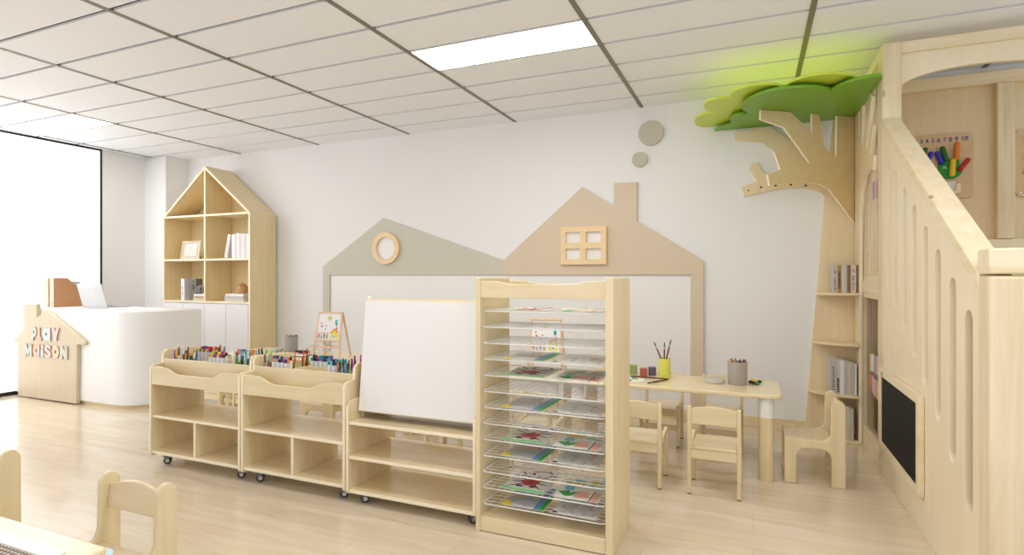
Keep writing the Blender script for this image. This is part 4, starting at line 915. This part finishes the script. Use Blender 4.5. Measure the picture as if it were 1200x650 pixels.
MB().box(1.66, 1.76, 4.15, 4.25, 0, 2.69).build('newel_post', Pz, t, bevel=0.006, segs=3)
# arch beam
ax, aw, az, ah = 1.255, 0.408, 2.412, 0.096
archpts = [(X0 + 0.101, 2.62), (X0 + 0.101, az)] + [(ax + aw * math.cos(PI - PI * k / 24), az + ah * math.sin(PI * k / 24)) for k in range(25)] + [(1.668, az), (1.668, 2.62)]
link('arch_panel', plate_mesh(archpts, [], 4.185, 4.215, 'xz', 0.0), PL, t)
MB().box(X0 + 0.101, 1.66, 4.16, 4.24, 2.62, 2.69).build('top_beam', Px, t, bevel=0.004)
# interior back wall and platform
MB().box(X0 + 0.04, 2.6, 5.02, 5.05, 0, 2.66).build('back_panel', PB, t)
MB().box(X0 + 0.04, 2.6, 4.975, 5.02, 2.594, 2.68).build('back_top_rail', Px, t, bevel=0.004)
MB().box(X0 + 0.04, 2.6, 4.98, 5.02, 1.40, 1.50).build('back_bottom_rail', Px, t, bevel=0.004)
MB().box(1.572, 1.672, 4.965, 5.02, 1.501, 2.593).build('back_stile', Pz, t, bevel=0.006)
MB().box(X0 + 0.04, X0 + 0.12, 4.97, 5.02, 1.501, 2.593).build('back_stile', Pz, t, bevel=0.006)
MB().box(X0 + 0.034, 2.6, 4.26, 5.018, 1.22, 1.28).build('platform', PL, t)
m = MB(); m.prism([(2.52, 0), (4.14, 0), (4.14, rz(4.14)), (2.52, rz(2.52))], 1.664, 1.69, 'yz'); m.build('added_darkening_panel', PL, t)  # solid far panel added to darken the stair interior behind the slots
m = MB(); m.prism([(2.50, rz(2.50) - 0.03), (4.16, rz(4.16) - 0.03), (4.16, rz(4.16) + 0.035), (2.50, rz(2.50) + 0.035)], 1.64, 1.74, 'yz'); m.build('handrail', Py, t, bevel=0.006, segs=3)
for k in range(5):
    z = 0.22 * (k + 1) - 0.02; y = 2.62 + 0.32 * k
    MB().box(X0 + 0.036, 1.66, y, y + 0.34, z, z + 0.035).build('stair_tread', Px, t, bevel=0.004)
# the side between newel and back wall
MB().box(X0 - 0.001, X0 + 0.05, 4.252, 4.29, 0, 2.62).build('side_stile', Pz, t, bevel=0.003)
MB().box(X0 + 0.0, X0 + 0.05, 4.82, 5.018, 0, 2.62).build('side_stile', Pz, t, bevel=0.003)
MB().box(X0 + 0.0, X0 + 0.07, 4.252, 5.018, 2.62, 2.69).build('side_top_rail', Py, t, bevel=0.003)
MB().box(X0 + 0.002, X0 + 0.05, 4.29, 4.82, 1.085, 1.125).box(X0 - 0.004, X0 + 0.055, 4.29, 4.82, 1.125, 1.205).box(X0 + 0.002, X0 + 0.05, 4.29, 4.82, 1.205, 1.24).build('side_mid_rail', Py, t, bevel=0.003)
MB().box(X0 + 0.002, X0 + 0.05, 4.29, 4.82, 0.0, 0.155).build('side_bottom_rail', Py, t, bevel=0.003)
for k, y in enumerate((4.40, 4.55, 4.68)):
    MB().box(X0 + 0.012, X0 + 0.04, y, y + 0.028, 1.24, 2.62).build('side_slat', Pz, t, bevel=0.002)
GL = mat('clear_acrylic', (236, 232, 224), 0.08, trans=1.0, spec=0.5)
GL.node_tree.nodes['Principled BSDF'].inputs['IOR'].default_value = 1.1
MB().box(X0 + 0.022, X0 + 0.026, 4.291, 4.819, 0.156, 1.084).build('window_pane', GL, t)
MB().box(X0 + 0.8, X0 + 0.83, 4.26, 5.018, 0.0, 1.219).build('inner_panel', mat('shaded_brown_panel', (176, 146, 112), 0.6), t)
MB().box(X0 + 0.25, X0 + 0.29, 4.6, 4.64, 0, 1.219).build('inner_post', Pz, t)
# stickers / cards on the pane
CARD = [('peach', 4.66, 0.63), ('cream', 4.59, 0.64), ('cardblue', 4.52, 0.64), ('cardpink', 4.44, 0.64), ('orange', 4.66, 0.49), ('lilac', 4.58, 0.49), ('cardpink', 4.51, 0.48), ('ochre', 4.43, 0.48)]
NM = ['peach', 'cream', 'light blue', 'pink', 'orange', 'lilac', 'pink', 'ochre']
for i, (c, y, z) in enumerate(CARD):
    lb = '%s paper card stuck in the %s row on the playhouse side window' % (NM[i], 'upper' if i < 4 else 'lower')
    tag(MB().box(X0 + 0.0195, X0 + 0.0215, y - 0.03, y + 0.03, z - 0.06, z + 0.06).build('paper_card', PAL[c]), lb, 'paper card', 'paper cards on the playhouse window')
for i, (c, y, nm) in enumerate((('peach', 4.60, 'peach'), ('cardblue', 4.50, 'light blue'), ('cardpink', 4.42, 'pink'))):
    tag(MB().box(X0 + 0.0085, X0 + 0.0115, y - 0.03, y + 0.03, 1.76, 1.88).build('paper_card', PAL[c]), nm + ' paper card hanging under the branch at the top of the playhouse side', 'paper card', 'paper cards under the side branch')
# chalkboard
t = empty('chalkboard', (X0, 3.69, 0.18), 0, 'black chalkboard in a rounded wooden frame mounted low on the stair side', 'chalkboard')
link('frame', plate_mesh(rrect(3.225, 4.143, 0.178, 0.674, 0.02), [rrect(3.275, 4.095, 0.226, 0.626, 0.004)], X0 - 0.022, X0 + 0.003, 'yz', 0.003), Py, t)
MB().box(X0 - 0.014, X0 + 0.0025, 3.274, 4.096, 0.225, 0.627).build('slate', CHALK, t)

# activity boards on the loft back wall
AY = 5.019
BRD = wood('activity_board_wood', (216, 186, 142), (206, 174, 128), 'x', contrast=0.8)
t = empty('activity_board', (1.27, AY, 1.8), 0, 'wooden counting board with green hands and coloured fingers', 'activity board')
bx0, bx1, bz0, bz1 = 0.975, 1.446, 1.80, 2.270
link('board', plate_mesh(rrect(bx0, bx1, bz0, bz1, 0.03), [], AY - 0.018, AY - 0.001, 'xz', 0.003), BRD, t)
NUM = mat('number_purple', (96, 76, 160), 0.5)
me = text_mesh('1 2 3 4 5 6 7 8 9 10', 0.044, 0.002, 0.0004)
xs = [v.co.x for v in me.vertices]; k = 0.352 / (max(xs) - min(xs))
upright(me, (1.237, AY - 0.0195, 2.214), k, 1.0); link('numerals', me, NUM, t)
def hand(mirror, cols):
    X = (lambda x: 2.42 - x) if mirror else (lambda x: x)      # mirrored about the middle of the board
    palm = [(1.238, 2.065), (1.238, 1.99), (1.25, 1.96), (1.275, 1.944), (1.33, 1.942), (1.362, 1.958), (1.385, 1.99), (1.366, 2.015), (1.362, 2.088), (1.3, 2.086), (1.26, 2.082)]
    palm = [(X(x), z) for x, z in palm]
    if mirror: palm = palm[::-1]
    m = MB(); m.prism(palm, AY - 0.034, AY - 0.018); o = m.build('palm', PAL['hgreen'], t, bevel=0.006, segs=3)
    for (a, b, r, c) in (((1.254, 2.062), (1.228, 2.132), 0.0165, cols[0]), ((1.284, 2.08), (1.261, 2.165), 0.0165, cols[1]), ((1.315, 1.972), (1.321, 2.068), 0.0185, cols[2]), ((1.345, 2.085), (1.348, 2.188), 0.0175, cols[3]), ((1.364, 2.004), (1.411, 2.068), 0.0165, cols[4])):
        y = AY - (0.05 if c == cols[2] else 0.040)
        p, q = Vector((X(a[0]), y, a[1])), Vector((X(b[0]), y, b[1]))
        m = MB(); m.tube(p, q, r, r * 0.92, n=14)
        for e, rr in ((p, r), (q, r * 0.92)):
            bmesh.ops.create_uvsphere(m.bm, u_segments=14, v_segments=8, radius=rr, matrix=Matrix.Translation(e))
        m.build('finger', PAL[c], t, smooth=True)['label'] = c.replace('dblue', 'blue').replace('dgreen', 'dark green').replace('hyellow', 'yellow').replace('horange', 'orange').replace('hred', 'red') + ' finger'
    return o
pm_ = hand(False, ('dblue', 'dgreen', 'hyellow', 'horange', 'hred'))
hand(True, ('dblue', 'dgreen', 'hyellow', 'horange', 'hred'))
me = text_mesh('rL', 0.03, 0.002, 0); upright(me, (1.277, AY - 0.035, 2.016), 1, 1); link('palm_marking', me, PAL['white'], pm_)
bx = MB(); bx.box(1.19, 1.368, AY - 0.045, AY - 0.018, 1.835, 1.85); bx.box(1.34, 1.368, AY - 0.045, AY - 0.018, 1.85, 1.907); bx.box(1.19, 1.205, AY - 0.045, AY - 0.018, 1.85, 1.905)
bx.build('card_holder', Px, t, bevel=0.003)
MB().box(1.205, 1.34, AY - 0.03, AY - 0.024, 1.85, 1.922).build('card', PAPER, t)
t = empty('activity_board', (1.85, AY, 1.79), 0, 'narrow wooden activity board with red and yellow pieces at right edge of loft wall', 'activity board')
link('board', plate_mesh(rrect(1.68, 2.02, 1.79, 2.262, 0.05, 8), [], AY - 0.018, AY - 0.001, 'xz', 0.003), BRD, t)
m = MB(); m.prism(circ(1.748, 2.19, 0.018, 14), AY - 0.03, AY - 0.018); m.build('knob', PAL['hred'], t, bevel=0.004)
m = MB(); m.prism(circ(1.748, 2.06, 0.02, 14), AY - 0.03, AY - 0.018); m.build('knob', PAL['hyellow'], t, bevel=0.004)
m = MB(); m.prism([(1.722, 1.95), (1.79, 1.94), (1.75, 2.02)], AY - 0.03, AY - 0.018); m.build('knob', PAL['orange'], t, bevel=0.004)
m = MB()
for x, z in ((1.712, 2.232), (1.712, 1.82), (1.99, 2.232), (1.99, 1.82)): m.tube((x, AY - 0.021, z), (x, AY - 0.018, z), 0.008, n=10)
m.build('screw', CHROME, t)

# ------------------------------------------------------------------ light
w = bpy.data.worlds.new('world'); bpy.context.scene.world = w; w.use_nodes = True
bg = w.node_tree.nodes['Background']; bg.inputs[0].default_value = rgb(244, 248, 255); bg.inputs[1].default_value = 0.95
def area(name, loc, rot, sx, sy, power, col):
    l = bpy.data.lights.new(name, 'AREA'); l.shape = 'RECTANGLE'; l.size = sx; l.size_y = sy; l.energy = power; l.color = col
    o = bpy.data.objects.new(name, l); C.objects.link(o); o.location = loc; o.rotation_euler = rot; return o
area('canopy_glow', (0.2, 4.56, 2.53), (PI, 0, 0), 1.0, 0.92, 0.85, (0.97, 1.0, 0.16))

# ------------------------------------------------------------------ camera
cam = bpy.data.cameras.new('camera'); co = bpy.data.objects.new('camera', cam); C.objects.link(co)
co.location = (0, 0, 1.24); co.rotation_euler = (PI / 2, 0, 0.40331)
cam.sensor_fit = 'HORIZONTAL'; cam.sensor_width = 36.0; cam.lens = 661.84 / 1200 * 36.0; cam.shift_y = -(325 - 323.37) / 1200
cam.clip_start = 0.05
sc = bpy.context.scene; sc.camera = co
sc.view_settings.view_transform = 'Standard'; sc.view_settings.look = 'None'; sc.view_settings.gamma = 1.0; sc.view_settings.use_curve_mapping = False
sc.view_settings.exposure = 0.2
sc.cycles.max_bounces = 10; sc.cycles.diffuse_bounces = 6; sc.cycles.use_denoising = True
